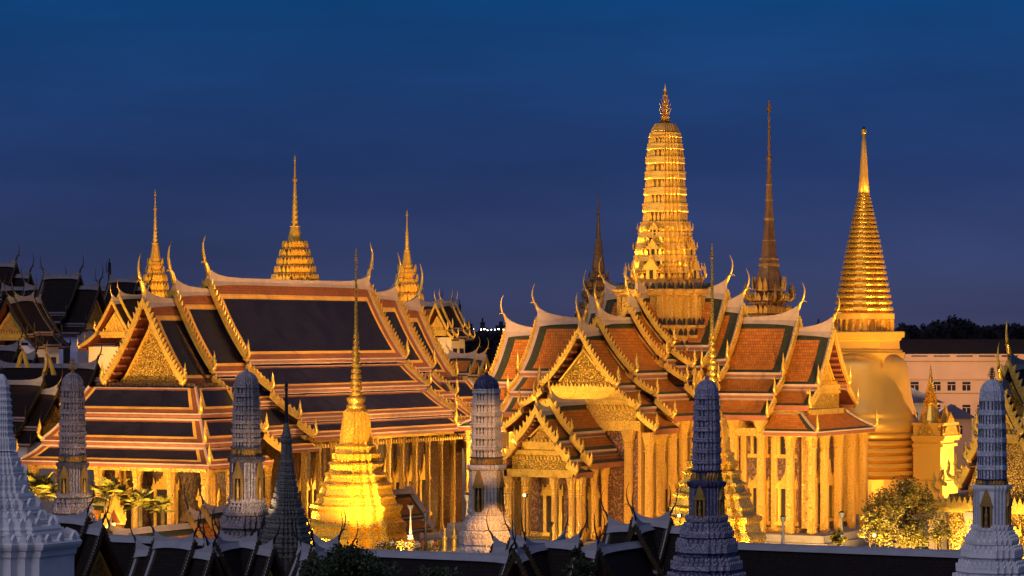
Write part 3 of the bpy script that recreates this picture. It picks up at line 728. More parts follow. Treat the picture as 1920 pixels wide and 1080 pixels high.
# ------------------------------------------------------------------ the two redented gilded chedis on the terrace
def make_small_chedi():
    D = 236.4; k = D / F / 1.08; cz = lambda y: wz(y, D)
    r = empty("redented_gilded_chedi", "gilded square stupa with ringed needle spire before the indigo roofed hall", "stupa", L2W(-24, 16.3, 0), PHI, group="pair of gilded stupas flanking the pantheon's front")
    P = redent(3, .42)
    mb = MB()
    prof = [(2.5, 100), (cz(1005), 100), (cz(1000), 95), (cz(990), 92), (cz(984), 96), (cz(978), 93), (cz(972), 86), (cz(958), 83), (cz(952), 88), (cz(946), 87), (cz(943), 78), (cz(934), 73), (cz(930), 76),
            (cz(925), 70), (cz(914), 66), (cz(909), 70), (cz(905), 67), (cz(902), 60), (cz(893), 57), (cz(889), 61), (cz(886), 58)]
    mb.loft(P, [(z, q * k) for z, q in prof])
    mb.build("stepped_base", ["gold_leaf"], r)
    mb = MB()
    prof = [(cz(886), 54), (cz(880), 49), (cz(872), 50), (cz(869), 53), (cz(866), 50), (cz(865), 40), (cz(860), 44), (cz(850), 47), (cz(848), 40), (cz(842), 38), (cz(836), 40), (cz(834), 36), (cz(832), 33)]
    mb.loft(P, [(z, q * k) for z, q in prof]); leaf_row(mb, P, 43 * k, cz(864), .6, .24, 0, .15)
    mb.build("lotus_moulding", ["gold_leaf"], r)
    mb = MB(); mb.loft(P, [(z, q * k) for z, q in [(cz(834), 32), (cz(826), 31.5), (cz(800), 28), (cz(780), 25.5), (cz(772), 24), (cz(768), 20), (cz(765), 17)]]); mb.build("bell", ["carving_gilt"], r)
    mb = MB(); mb.loft(circ(20), [(z, q * k * 1.1) for z, q in [(cz(767), 15), (cz(764), 18), (cz(760), 18), (cz(758), 14), (cz(753), 16), (cz(749), 18), (cz(745), 17), (cz(743), 11)]]); mb.build("throne_moulding", ["gold_leaf"], r, True)
    mb = MB(); pr = []
    n = 11
    for i in range(n):
        f0 = i / n; y = 743 - f0 * 118; rr_ = 13 - 8 * f0; h = 118 / n
        pr += [(cz(y), rr_ * .62), (cz(y - h * .12), rr_ * .95), (cz(y - h * .5), rr_), (cz(y - h * .78), rr_ * .9), (cz(y - h * .82), rr_ * .6)]
    mb.loft(circ(16), [(z, q * k * 1.05) for z, q in pr]); mb.build("ringed_spire", ["gold_leaf"], r)
    mb = MB(); mb.loft(circ(10), [(cz(626), 5 * k), (cz(618), 4.2 * k), (cz(560), 3 * k), (cz(495), 1.9 * k)])
    for i in range(5):
        y = 494 - i * 4.5; q = 4.2 - i * .55; mb.loft(circ(8), [(cz(y), 1.2 * k), (cz(y - 1.4), q * k), (cz(y - 2.8), q * k), (cz(y - 4), 1.2 * k)])
    mb.loft(circ(6), [(cz(472), 1.6 * k), (cz(466), .4 * k), (cz(464), .1 * k)]); mb.build("needle", ["gold_leaf"], r)
    c = copy_tree(r); c.location = L2W(-24, -15.0, 0); c["label"] = "gilded square stupa half hidden behind the dark blue prang on the right"
    return r
mat_relief("carving_gilt", (.88, .52, .07), (.50, .24, .03), 4.0, .6, .34, .12, (.03, .3))
make_small_chedi()

# ------------------------------------------------------------------ the great golden bell chedi
def make_big_chedi():
    C = L2W(47, 0, 0); D = C.y; k = D / F; cz = lambda y: wz(y, D)
    r = empty("golden_bell_chedi", "great round bell-shaped golden stupa with ringed conical spire", "stupa", C, PHI)
    ci = circ(64)
    mb = MB(); pr = [(2.4, 150), (cz(1010), 150), (cz(1008), 140), (cz(925), 121), (cz(921), 121), (cz(919), 116), (cz(894), 115), (cz(892), 105)]
    y = 892
    for i in range(5):
        q = 104 - i * .8; pr += [(cz(y), q * .90), (cz(y - 2.4), q * .91), (cz(y - 4), q * 1.0), (cz(y - 8), q * 1.015), (cz(y - 12), q), (cz(y - 13.4), q * .90)]; y -= 14
    pr += [(cz(821), 98), (cz(818), 106), (cz(813), 107), (cz(810), 103)]
    mb.loft(ci, [(z, q * k) for z, q in pr]); mb.build("ringed_base", ["gold_smooth"], r, False)
    mb = MB(); pr = [(cz(811), 98), (cz(806), 101), (cz(800), 103), (cz(792), 103), (cz(785), 101), (cz(781), 98), (cz(779), 99), (cz(770), 97), (cz(755), 92), (cz(738), 88.5), (cz(715), 85.5), (cz(695), 83), (cz(682), 80), (cz(674), 74), (cz(668), 66), (cz(662), 50)]
    mb.loft(ci, [(z, q * k) for z, q in pr]); bell = mb.build("bell", ["gold_bell"], r, True)
    mb = MB(); s = k / 1.30
    def sq(prof): mb.loft(SQ, [(z, q * s) for z, q in prof])
    sq([(cz(673), 76), (cz(661), 77), (cz(660), 73), (cz(657), 73), (cz(655), 68), (cz(640), 67), (cz(637), 71), (cz(634), 71), (cz(633), 76), (cz(623), 77), (cz(621), 75)])
    for d in range(4):        # pointed corner drops between the scalloped edges
        T = Matrix.Rotation(d * math.pi / 2, 4, 'Z'); q = MB(T); x = 76 * s
        n = 12; lo = [(x, -x + 2 * x * i / n, cz(673) - (abs(2 * i / n - 1) ** 2.2) * .95) for i in range(n + 1)]
        q.prism([(x, x, cz(672)), (x, -x, cz(672))] + lo, (-.2, 0, 0), 0)
        o = len(mb.v); mb.v += q.v; mb.f += [[i + o for i in f] for f in q.f]; mb.m += q.m; mb.uv += q.uv
    mb.build("square_throne", ["gold_smooth"], r)
    mb = MB(); mb.loft(circ(40), [(cz(622), 47 * k), (cz(598), 46 * k)])
    mb.loft(circ(48), [(cz(599), 50 * k), (cz(598), 57 * k), (cz(588), 57 * k), (cz(586), 54 * k)]); ring = mb.build("throne_drum", ["gold_smooth"], r)
    for i in range(24):
        a = i * math.pi / 12; mb = MB(); mb.loft(circ(8), [(cz(622), 3.4 * k), (cz(620), 3 * k), (cz(601), 2.6 * k), (cz(598), 3.4 * k)], 0, (math.cos(a) * 54 * k, math.sin(a) * 54 * k)); mb.build("colonnette", ["gold_leaf"], r, True)
    mb = MB(); pr = []; n = 24; y = 586
    for i in range(n):
        f0 = i / n; h = 12.0 - 5.6 * f0
        q = 55.5 * (1 - f0) ** 1.12 + 11 * f0 + 1.2 * f0 * (1 - f0)
        pr += [(cz(y), q * .87), (cz(y - h * .25), q * .90), (cz(y - h * .32), q * .985), (cz(y - h * .55), q * 1.0), (cz(y - h * .85), q * .985), (cz(y - h * .97), q * .87)]; y -= h
    mb.loft(circ(40), [(z, q * k) for z, q in pr]); mb.build("ringed_spire", ["gold_leaf"], r)
    mb = MB(); mb.loft(circ(24), [(cz(y + 1), 10.5 * k), (cz(330), 8.2 * k), (cz(290), 5.6 * k), (cz(250), 3.2 * k)]); mb.build("needle", ["gold_bell"], r, True)
    mb = MB(); mb.loft(circ(16), [(cz(252), 3 * k), (cz(249), 4.6 * k), (cz(245), 5 * k), (cz(242), 4 * k), (cz(241), 2 * k)], 0); mb.loft(circ(12), [(cz(242), 3 * k), (cz(239), 3 * k), (cz(237), 1 * k)], 1); mb.build("orb", ["gold_leaf", "iron"], r, True)
    # porticos on the four sides, each with its own little stupa
    for d in range(4):
        A = Matrix.Rotation(d * math.pi / 2, 4, 'Z'); mb = MB(A); s_ = 1.95
        mb.box(5.8, 9.0, -s_ - .3, s_ + .3, 0, 5.6, 0); mb.box(5.9, 8.7, -s_, s_, 5.6, 11.2, 0)
        for z0, z1, o in ((5.2, 5.6, .45), (8.9, 9.2, .2), (9.5, 9.75, .35), (9.75, 10.0, .5), (11.0, 11.25, .3)): mb.box(5.85, 8.8 + o, -s_ - o, s_ + o, z0, z1, 0)
        po = mb.build("portico", ["gold_smooth"], r)
        for q in range(2):
            mb = MB(A); xx = 9.1 - q * .5; ww = 2.2 - q * .25; zz = 10.0 + q * .6
            mb.prism([(xx, -ww, zz), (xx, ww, zz), (xx, ww * .45, zz + 1.35), (xx, 0, zz + 2.3), (xx, -ww * .45, zz + 1.35)], (-.2, 0, 0), 0)
            for e in (1, -1): flame(mb, (xx, e * ww, zz), (0, e, 0), .7)
            mb.build("portico_gable", ["carving_gilt"], po)
        for e in (1, -1):
            mb = MB(A); mb.prism([(6.4, e * (s_ + .45), 10.0), (8.2, e * (s_ + .45), 10.0), (7.3, e * (s_ + .45), 11.7)], (0, -e * .15, 0), 0)
            mb.build("portico_gable", ["carving_gilt"], po); mb = MB(A); flame(mb, (9.0, e * 2.4, 5.6), (1, e, 0), .9); mb.build("portico_finial", ["gold"], po, True)
        mb = MB(A); c_ = (7.0, 0)
        mb.loft(RD2, [(10.0, 1.5), (10.5, 1.45), (10.6, 1.2), (11.1, 1.15)], 0, c_)
        mb.loft(circ(16), [(11.1, 1.15), (11.5, 1.1), (12.2, .9), (12.6, .7), (12.9, .62), (13.0, .8), (13.2, .8), (13.25, .55)] + [(13.3 + i * .22 + j * .1, (.72 - i * .055) * (1.0 if j else .82)) for i in range(9) for j in (0, 1)] + [(15.5, .2), (16.9, .04)], 0, c_)
        mb.build("portico_stupa", ["gold_leaf"], po)
mat_plain("gold_smooth", (.86, .50, .08), .34, .50, .07, .3, 0, 4, .4, .02)
mat_plain("gold_bell", (.78, .46, .085), .38, .34, .10, .25, .0, 5, .4, .03)
make_big_chedi()

# ------------------------------------------------------------------ spired halls behind (mondop, palace spires)
def spire(name, label, px_, D, prof, beads, leafs, mats, base_w, base_top_y, roofs=True, rot=PHI, group=None, plan=RDT):
    C = Vector((wx(px_, D), D, 0)); k = D / F / 1.10; cz = lambda y: wz(y, D)
    r = empty(name, label, "spired hall", C, rot, group)
    lo = [p for p in prof if p[2] == 0]; hi = [p for p in prof if p[2] == 1]
    mb = MB(); mb.loft(plan, [(cz(y), q * k) for y, q, _ in lo])
    for y, q, h in leafs: leaf_row(mb, plan, q * k, cz(y), h * D / F, max(.16, h * D / F * .55), 1, .12, tk=.3)
    mb.build("tiered_roof", mats, r)
    mb = MB(); mb.loft(circ(12), [(cz(y), q * k) for y, q, _ in hi], 0)
    for y, q in beads: mb.loft(circ(10), [(cz(y + q * .9), q * .35 * k), (cz(y + q * .5), q * k), (cz(y - q * .3), q * k), (cz(y - q), q * .3 * k)], 0)
    mb.build("spire", mats[:1], r)
    zt = cz(base_top_y); mb = MB(); w = base_w * D / F
    mb.loft(RD2, [(0, w * 1.05), (2.2, w), (zt - 1.2, w * .98), (zt - 1.0, w * 1.1), (zt + .05, w * 1.12)]); mb.build("hall_body", [mats[2] if len(mats) > 2 else mats[0]], r)
    return r
def tiers(y0, y1, r0, r1, n, d=.74):
    """n stacked eaves from (y0,r0) up to (y1,r1), pixel rows upward"""
    o = []
    for i in range(n):
        a, b = i / n, (i + 1) / n; ya, yb = y0 + (y1 - y0) * a, y0 + (y1 - y0) * b; ra, rb = r0 + (r1 - r0) * a, r0 + (r1 - r0) * b; h = ya - yb
        o += [(ya, ra, 0), (ya - h * .10, ra * .99, 0), (ya - h * .16, ra * .88, 0), (ya - h * .5, ra * .80, 0), (ya - h * .60, rb * d, 0), (yb + .01, rb * d, 0)]
    return o
def tl(y0, y1, r0, r1, n, h): return [(y0 + (y1 - y0) * (i + .22) / n, r0 + (r1 - r0) * i / n, h) for i in range(n)]

# library hall (mondop) between pantheon and great chedi
mo = spire("spired_library_hall", "dark bronze needle-spired library hall between the lit prang and the bell stupa", 1442, 270.2,
      tiers(640, 545, 54, 34, 4) + [(545, 29, 0), (538, 28.5, 0), (520, 24.5, 0), (502, 18.5, 0), (499, 19, 0), (485, 17, 0), (484, 17, 0), (481, 15, 0), (450, 12.3, 0), (415, 9.2, 0), (412, 9.6, 0), (405, 8.8, 0), (402, 8.2, 0), (378, 6.6, 0), (375, 7, 0), (360, 6.2, 0), (348, 5.4, 0), (346, 5.7, 0), (342, 5.2, 0)] +
      [(343, 5, 1), (320, 4.2, 1), (300, 3.6, 1), (250, 3, 1), (215, 2, 1), (200, 1.3, 1), (183, .4, 1)],
      [(297, 6), (330, 5.2), (338, 5.6), (320, 5), (311, 4.6), (206, 5), (201, 4.4), (196, 3.6)], tl(640, 545, 54, 34, 4, 15), ["bronze", "gold_dull", "mosaic_dark"], 44, 640, plan=RDT)
mb = MB(); k_ = 270.2 / F / 1.10; cz_ = lambda y: wz(y, 270.2)
for y0_, y1_, q_ in ((499, 494, 20), (487, 484, 18.2), (452, 450, 13), (413, 408, 10), (377, 374, 7.4), (348, 345, 6), (545, 542, 30.5)):
    mb = MB()
    if y0_ == 545: leaf_row(mb, RDT, 33 * k_, cz_(545), 1.3, .5, 0, .1)
    mb.loft(RDT, [(cz_(y0_), q_ * k_), (cz_(y0_ - 1), q_ * 1.04 * k_), (cz_(y1_), q_ * k_ * .98)]); mb.build("gilded_band", ["gold_dull"], mo)
for d in range(4):
    for e in (1, -1):
        mb = MB(Matrix.Rotation(d * math.pi / 2, 4, 'Z')); flame(mb, (34 * k_, e * 26 * k_, cz_(562)), (1, e * .7, 0), 1.0); mb.build("roof_finial", ["gold_dull"], mo, True)
# three spires of the palace throne hall
PSP = "spires of the palace throne hall"
def palace(px_, D, ytop, yball, ybase, ybell0, ybell1, n, r0, r1, rb, ybody, label):
    pr = tiers(ybase, ybell0, r0, r1, n) + [(ybell0, rb * 1.05, 0), (ybell0 - 2, rb, 0), (ybell1 + 2, rb * .62, 0), (ybell1, rb * .72, 0)]
    h = ybell1 - ytop
    hi = [(ybell1 + .5, rb * .6, 1)] + [(ybell1 - h * f_, rb * (.58 - .45 * f_ ** .7) * (1 if i % 2 else .8), 1) for i, f_ in enumerate([x * .035 for x in range(1, 14)])] + [(ybell1 - h * .66, rb * .17, 1), (ybell1 - h * .9, rb * .1, 1), (ytop, .3, 1)]
    return spire("palace_spire", label, px_, D, pr + hi, [(yball, rb * .3 + .6), (ytop + 10, 2.6), (ytop + 5, 2)], tl(ybase, ybell0, r0, r1, n, (ybase - ybell0) / n * .78), ["gold", "gold", "dark_red"], r0 * .95, ybase + 1, group=PSP)
palace(553, 400, 290, 337, 530, 452, 424, 5, 48, 20, 14.5, 545, "tallest of the three gilded palace spires, above the indigo roof's middle")
palace(291, 392, 355, 392, 562, 484, 456, 5, 30, 15, 10, 570, "gilded palace spire rising behind the ordination hall's front gable")
palace(763, 408, 393, 436, 588, 496, 470, 5, 37, 16, 9.5, 590, "gilded palace spire beside the ordination hall's far right roof horns")
spire("dark_palace_spire", "dark brown palace spire behind the left roofs of the pantheon", 1122, 440,
      tiers(600, 505, 44, 16, 5) + [(505, 13, 0), (500, 13, 0), (478, 9, 0), (476, 9.8, 0), (470, 8.8, 0), (455, 6.2, 0), (453, 6.8, 0), (448, 5, 0)] + [(449, 4.6, 1), (430, 3.6, 1), (410, 2.6, 1), (380, 1.5, 1), (362, .4, 1)],
      [(403, 3.4), (440, 5), (432, 4.4), (425, 4)], tl(600, 505, 44, 16, 5, 13), ["bronze", "bronze", "dark_red"], 40, 600)
# ------------------------------------------------------------------ the row of porcelain-clad prangs
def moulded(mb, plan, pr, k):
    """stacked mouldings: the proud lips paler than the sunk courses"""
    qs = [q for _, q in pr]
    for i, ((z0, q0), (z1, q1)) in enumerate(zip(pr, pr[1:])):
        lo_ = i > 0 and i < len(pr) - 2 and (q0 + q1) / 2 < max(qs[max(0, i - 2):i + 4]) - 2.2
        mb.loft(plan, [(z0, q0 * k), (z1, q1 * k)], 1 if lo_ else 0, cap=False)  # lit lips and shaded courses put in by material

def prang(label, px_, D, T, Tb, C, B, base, mats, hw=25.0, hwc=35.0, hwb=29.0, finial=None, n=7, arch=True):
    k = D / F / 1.09; cz = lambda y: wz(y, D)
    r = empty("porcelain_prang", label, "prang tower", (wx(px_, D), D, 0), PHI, "row of porcelain clad prangs before the temple")
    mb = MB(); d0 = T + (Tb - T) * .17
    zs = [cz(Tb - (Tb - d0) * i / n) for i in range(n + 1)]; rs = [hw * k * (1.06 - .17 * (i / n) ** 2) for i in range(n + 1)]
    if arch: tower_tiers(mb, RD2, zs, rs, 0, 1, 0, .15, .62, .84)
    else: 
        for a, b, p, q in zip(zs, zs[1:], rs, rs[1:]):
            h = b - a; mb.loft(RD2, [(a, p * .95), (a + h * .62, q * .93), (a + h * .64, q), (b - .03, q * .98), (b, q * .95)], 0)
            for i in range(len(RD2)):
                u = Vector(RD2[i] + (0,)) * p * .945; v = Vector(RD2[(i + 1) % len(RD2)] + (0,)) * p * .945; t = v - u; nn = Vector((t.y, -t.x, 0)).normalized()
                m_ = max(1, int(t.length / .16))
                for j in range(m_):
                    c = u + t * ((j + .5) / m_) + nn * .004 + Vector((0, 0, a)); w = t.length / m_ * .16; t1 = t.normalized()
                    mb.prism([c - t1 * w, c + t1 * w, c + t1 * w + Vector((0, 0, h * .55)), c + Vector((0, 0, h * .68)), c - t1 * w + Vector((0, 0, h * .55))], nn * .015, 1)
    R_ = rs[-1]; zt = cz(T)
    mb.loft(RD3, [(cz(d0), R_ * .97), (cz(d0 - (d0 - T) * .35), R_ * .93), (cz(d0 - (d0 - T) * .65), R_ * .76), (cz(d0 - (d0 - T) * .88), R_ * .48), (zt, R_ * .16)], 2)
    mb.build("tower", mats, r)
    mb = MB(); mb.loft(circ(8), [(zt - .05, .09), (zt + .08, .12), (zt + .16, .05)], 0)
    if finial:
        Hh = finial * D / F; mb.tube([(0, 0, zt), (0, 0, zt + Hh)], [.035, .012], 5, 0)
        for q in range(4):
            for a in range(6):
                c, s_ = math.cos(a * math.pi / 3), math.sin(a * math.pi / 3); h = zt + Hh * (.18 + q * .17); w = Hh * (.34 - q * .06)
                mb.tube([(0, 0, h), (c * w * .7, s_ * w * .7, h + .03), (c * w, s_ * w, h + Hh * .24)], [.028, .024, .006], 4, 0)
    else: mb.tube([(0, 0, zt), (0, 0, zt + .35)], [.03, .01], 5, 0)
    mb.build("finial", ["gold_dull" if finial else mats[2]], r)
    mb = MB(); g = C - Tb
    mb.loft(RD3, [(cz(C - 2), hwc * .9 * k), (cz(C - g * .3), hw * 1.02 * k), (cz(C - g * .75), hw * 1.0 * k), (cz(Tb + 1), hw * 1.16 * k), (cz(Tb), hw * 1.16 * k)], 0)
    leaf_row(mb, RD3, hw * 1.08 * k, cz(C - 1), g * .8 * D / F, .20, 1, .1, tk=.4, every=1.2); mb.build("guardian_band", [mats[1], "gold_dull"], r)
    mb = MB()
    mb.loft(RD3, [(cz(B), hwb * k), (cz(C + 9), hwb * k), (cz(C + 7), hwc * .95 * k), (cz(C + 3), hwc * k), (cz(C - 2), hwc * k), (cz(C - 2.5), hwc * .92 * k)], 0)
    for i in range(len(RD3)):
        x, y = RD3[i]; mb.tube([(x * hwb * k, y * hwb * k, cz(B)), (x * hwb * k, y * hwb * k, cz(C + 9))], [.03, .03], 4, 1)
    mb.build("body", [mats[3] if len(mats) > 3 else mats[1], mats[0]], r)
    for d in range(4):
        T_ = Matrix.Rotation(d * math.pi / 2, 4, 'Z'); mb = MB(T_); x = hwb * k; h = (B - C) * D / F; z = cz(B); w = hwb * k * .36
        mb.box(x - .02, x + .10, -w, -w * .66, z, z + h * .55, 0); mb.box(x - .02, x + .10, w * .66, w, z, z + h * .55, 0); mb.box(x - .02, x + .03, -w * .66, w * .66, z, z + h * .55, 1)
        for q in range(2):
            zz = z + h * (.52 + .13 * q); ww = w * (1.2 - .35 * q)
            mb.prism([(x + .0, -ww, zz), (x + .0, ww, zz), (x + .0, ww * .55, zz + h * .16), (x + .0, 0, zz + h * .30), (x + .0, -ww * .55, zz + h * .16)], (.14 - .03 * q, 0, 0), 0)
        nb = mb.build("niche", ["gold_dull", "door_dark"], r)
        mb = MB(T_); mb.loft(circ(8), [(z + .02, w * .42), (z + h * .12, w * .34), (z + h * .22, w * .26), (z + h * .30, w * .40), (z + h * .36, w * .20), (z + h * .39, w * .22), (z + h * .44, w * .16), (z + h * .54, w * .02)], 0, (x + .08, 0)); mb.build("guardian_statue", ["gold_dull"], nb, True)
    mb = MB(); pr = [(0, base[-1][1])] + [(cz(B + dy), q) for dy, q in base[::-1] if cz(B + dy) > .05]
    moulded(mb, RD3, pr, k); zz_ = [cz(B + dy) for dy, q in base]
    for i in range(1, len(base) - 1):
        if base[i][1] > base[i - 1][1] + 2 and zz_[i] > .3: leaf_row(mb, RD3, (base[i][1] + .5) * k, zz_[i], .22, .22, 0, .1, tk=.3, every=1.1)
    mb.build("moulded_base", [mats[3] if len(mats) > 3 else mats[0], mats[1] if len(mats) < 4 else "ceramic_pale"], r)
    return r
BS = [(0, 36), (3, 39), (7, 38), (8, 36), (13, 37), (16, 42), (20, 43), (24, 47), (31, 50), (36, 49), (38, 46), (43, 46), (46, 54), (52, 57), (64, 57), (68, 53), (76, 54), (80, 61), (88, 66), (96, 66), (99, 62), (106, 63), (110, 72), (122, 76), (150, 77), (160, 84), (200, 88)]
bs = lambda f: [(dy * f, q) for dy, q in BS]
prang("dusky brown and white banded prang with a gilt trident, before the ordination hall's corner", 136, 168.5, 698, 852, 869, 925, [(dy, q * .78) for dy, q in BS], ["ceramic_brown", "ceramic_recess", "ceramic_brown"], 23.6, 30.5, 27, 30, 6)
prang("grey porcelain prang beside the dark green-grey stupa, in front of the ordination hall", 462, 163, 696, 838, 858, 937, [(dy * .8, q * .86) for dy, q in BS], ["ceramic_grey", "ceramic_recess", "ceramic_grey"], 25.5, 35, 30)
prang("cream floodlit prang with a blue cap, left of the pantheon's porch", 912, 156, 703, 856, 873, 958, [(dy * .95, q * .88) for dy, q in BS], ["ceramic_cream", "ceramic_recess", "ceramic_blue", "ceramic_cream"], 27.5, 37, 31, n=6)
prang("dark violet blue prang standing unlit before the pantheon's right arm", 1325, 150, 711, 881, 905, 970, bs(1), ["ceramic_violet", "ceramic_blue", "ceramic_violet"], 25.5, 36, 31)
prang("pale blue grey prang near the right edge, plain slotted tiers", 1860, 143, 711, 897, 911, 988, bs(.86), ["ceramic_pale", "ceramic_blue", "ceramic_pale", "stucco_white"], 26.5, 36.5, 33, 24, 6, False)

def white_prang():
    D = 125.0; k = D / F / 1.08; cz = lambda y: wz(y, D)
    r = empty("white_stucco_prang", "bright white stucco prang with gabled ledges at the left edge", "prang tower", (wx(3, D), D, 0), PHI)
    mb = MB(); P = RD4
    pr = [(845, 30), (842, 28), (822, 27), (820, 25)]
    y = 820
    for i in range(8):
        q = 23 - .095 * i * i - .35 * i; pr += [(y, q * .93), (y - 7, q * .92), (y - 7.5, q), (y - 11, q), (y - 11.5, q * .95)]; y -= 12.2
    pr += [(y, 14), (712, 11), (704, 6), (701, 2)]
    mb.loft(P, [(cz(a), b * k) for a, b in pr]); leaf_row(mb, P, 27 * k, cz(842), .35, .14, 0); mb.build("tower", ["stucco_white"], r)
    mb = MB(); mb.tube([(0, 0, cz(702)), (0, 0, cz(686))], [.05, .01], 6); mb.loft(circ(6), [(cz(698), .03), (cz(695), .10), (cz(692), .03)]); mb.build("finial", ["iron"], r)
    mb = MB(); pr = [(0, 142)]; steps = [(1012, 152), (984, 112), (972, 88), (950, 75), (925, 62), (902, 50), (876, 42), (858, 36)]
    pr += [(1080, 138), (1040, 138), (1036, 142), (1026, 143), (1024, 148), (1018, 152), (1013, 153)]
    for (a, q), (b, q2) in zip(steps, steps[1:] + [(845, 30)]):
        h = a - b; pr += [(a, q), (a - h * .10, q * .985), (a - h * .12, q2 * 1.06), (a - h * .45, q2 * 1.02), (a - h * .48, q2 * 1.06), (a - h * .62, q2 * 1.07), (a - h * .65, q2 * .99), (a - h * .80, q2 * .99), (a - h * .84, q2 * 1.02)]
    mb.loft(P, [(cz(a) if i else 0, b * k) for i, (a, b) in enumerate(pr)]); 
    for a, q in steps[:7]: leaf_row(mb, P, q * k * .99, cz(a), .40 if q > 60 else .28, .40 if q > 60 else .26, 0, .02, every=1.7, tk=.35)
    mb.build("stepped_base", ["stucco_white"], r)
white_prang()

def dark_chedi():
    D = 160.0; k = D / F / 1.08; cz = lambda y: wz(y, D)
    r = empty("mosaic_stupa", "slender dark green-grey stupa with black needle, right of the grey prang", "stupa", (wx(537, D), D, 0), PHI)
    mb = MB(); pr = [(0, 66), (cz(1046), 58)]
    st = [(1046, 56), (1028, 51), (1010, 47), (992, 43), (974, 39), (957, 34), (942, 28), (928, 24), (916, 22), (905, 20), (893, 17.5), (880, 15)]
    for (a, q), (b, q2) in zip(st, st[1:] + [(870, 13.5)]):
        h = a - b; pr += [(cz(a - .2), q), (cz(a - h * .25), q * 1.03), (cz(a - h * .4), q2 * 1.0), (cz(a - h * .7), q2 * .96), (cz(a - h * .78), q2 * 1.04), (cz(a - h * .97), q2 * 1.03)]
    mb.loft(RD4, [(z, q * k) for z, q in pr]); 
    for a, q in st[2:8:2]: leaf_row(mb, RD4, q * k, cz(a), .22, .16, 0, .1)
    mb.build("stepped_base", ["ceramic_green"], r)
    mb = MB(); mb.loft(RD4, [(cz(870), 13.5 * k), (cz(866), 14 * k), (cz(862), 11 * k), (cz(832), 10 * k), (cz(829), 12 * k), (cz(824), 12 * k), (cz(822), 10 * k)]); mb.loft(circ(12), [(cz(823), 10 * k), (cz(818), 11 * k), (cz(812), 8 * k), (cz(804), 6.5 * k), (cz(796), 5 * k), (cz(792), 4 * k)]); mb.build("bell", ["ceramic_green"], r)
    mb = MB(); mb.loft(circ(8), [(cz(794), 4.4 * k), (cz(760), 3.4 * k), (cz(735), 2.6 * k), (cz(730), 4 * k), (cz(726), 2.6 * k), (cz(722), 4 * k), (cz(718), 3 * k), (cz(714), .4 * k)]); mb.build("needle", ["iron"], r)
dark_chedi()

# ------------------------------------------------------------------ cloister gallery in the foreground (unlit)
NS = PHI - math.pi / 2            # empties whose local +x runs north (to the right), +y west (away)
def gprof(z, w=1.6, h=2.5, w2=2.6, h2=3.5, t2=True): return [(0, z, w, z - h, .16)] + ([(w - .05, z - h - .25, w2, z - h2, .04)] if t2 else [])
GK = dict(hs=.56, swoop=.5, fl=.32, cap=.15, teeth=True, sw_len=.55, barge="gilt_black", hornmat="iron", purlins=False, recess=.35, bsz=.42, th=.5)
mat_plain("gilt_black", (.07, .045, .02), .4, .4, .5, 3, .4, 10)
def body(parent, x0, x1, hw, zt, mat="pale_plaster", A=ID, name="wall"):
    mb = MB(A); mb.box(x0, x1, -hw, hw, 0, zt, 0); return mb.build(name, [mat], parent)
def long_gallery(label, pxa, pxb, pxr, D, yr, hw=3.0):
    r = empty("cloister_gallery", label, "gallery", (wx(pxr, D), D, 0), NS, "cloister galleries with dark tiled roofs")
    sc = lambda p: (lambda X, D0: (p - CX) / F)(0, 0)
    def s_at(p): q = (p - CX) / F; return (q * D - wx(pxr, D)) / (.8846 + q * .4664)
    a, b = s_at(pxa), s_at(pxb); z = wz(yr, D) - .2
    mb_t = [(0, z, hw, z - hw * 1.12, .18)]
    gable(r, ID, a, b, mb_t, "gallery", both=True, hs=.01 if False else .5, swoop=.3, fl=.4, cap=.2, ped=None, purlins=False, barge="gilt_black", hornmat="iron", sw_len=.5, bsz=.4, th=.6)
    body(r, a + .3, b - .3, hw - .45, z - hw * 1.12); return r
long_gallery("long dark cloister roof with a pale ridge, right of the violet prang", 1262, 1838, 1500, 160, 1021)
long_gallery("long dark cloister roof with a pale ridge, under the left gilded stupa", 560, 955, 740, 152.5, 1031)
long_gallery("dark cloister roof running behind the framed roof panels at lower left", 170, 470, 300, 163, 1006, 2.2)

def gate(label, px_, D, yr, ns, ew, cat="gate hall"):
    """cross-roofed gate: ns = [(x_inner, x_outer, drop)] sections each way along the gallery, ew the same towards the camera (east)"""
    r = empty("cross_roofed_gate", label, cat, (wx(px_, D), D, 0), NS, "cross-roofed gates of the cloister")
    z = wz(yr, D) - .2
    for A, secs in ((ID, ns), (Matrix.Rotation(math.pi, 4, 'Z'), ns), (Matrix.Rotation(-math.pi / 2, 4, 'Z'), ew), (Matrix.Rotation(math.pi / 2, 4, 'Z'), ew[:1])):
        for i, (a, b, d) in enumerate(secs): gable(r, A, a, b, gprof(z - d), "gallery", ped="mosaic_dark" if i == len(secs) - 1 else None, **GK)
        body(r, 0, secs[-1][1] - .6, 1.7, z - 3.0, A=A)
    return r
gate("gate with a glittering dark gable, left of the dark green-grey stupa", 448, 158.5, 1011, [(0, 1.2, 0), (.9, 2.2, .35)], [(0, 2.2, .05), (1.9, 3.0, .35)])
gate("low dark gate roof with pale curled ridge ends below the left gilded stupa", 612, 153.5, 1018, [(0, .75, 0), (.5, 1.5, .45)], [(0, 1.2, .3)])
gate("gate with pale blue upswept ridges in front of the pantheon's porch", 1022, 151, 1012, [(0, 2.0, 0), (1.7, 3.0, .35)], [(0, 2.2, .1), (1.9, 3.2, .45)])
gate("taller gate roof stepping up beside the violet prang", 1222, 158, 972, [(0, 1.1, 0), (.8, 2.6, .35)], [(0, 2.0, .2), (1.6, 6.6, 1.05)])
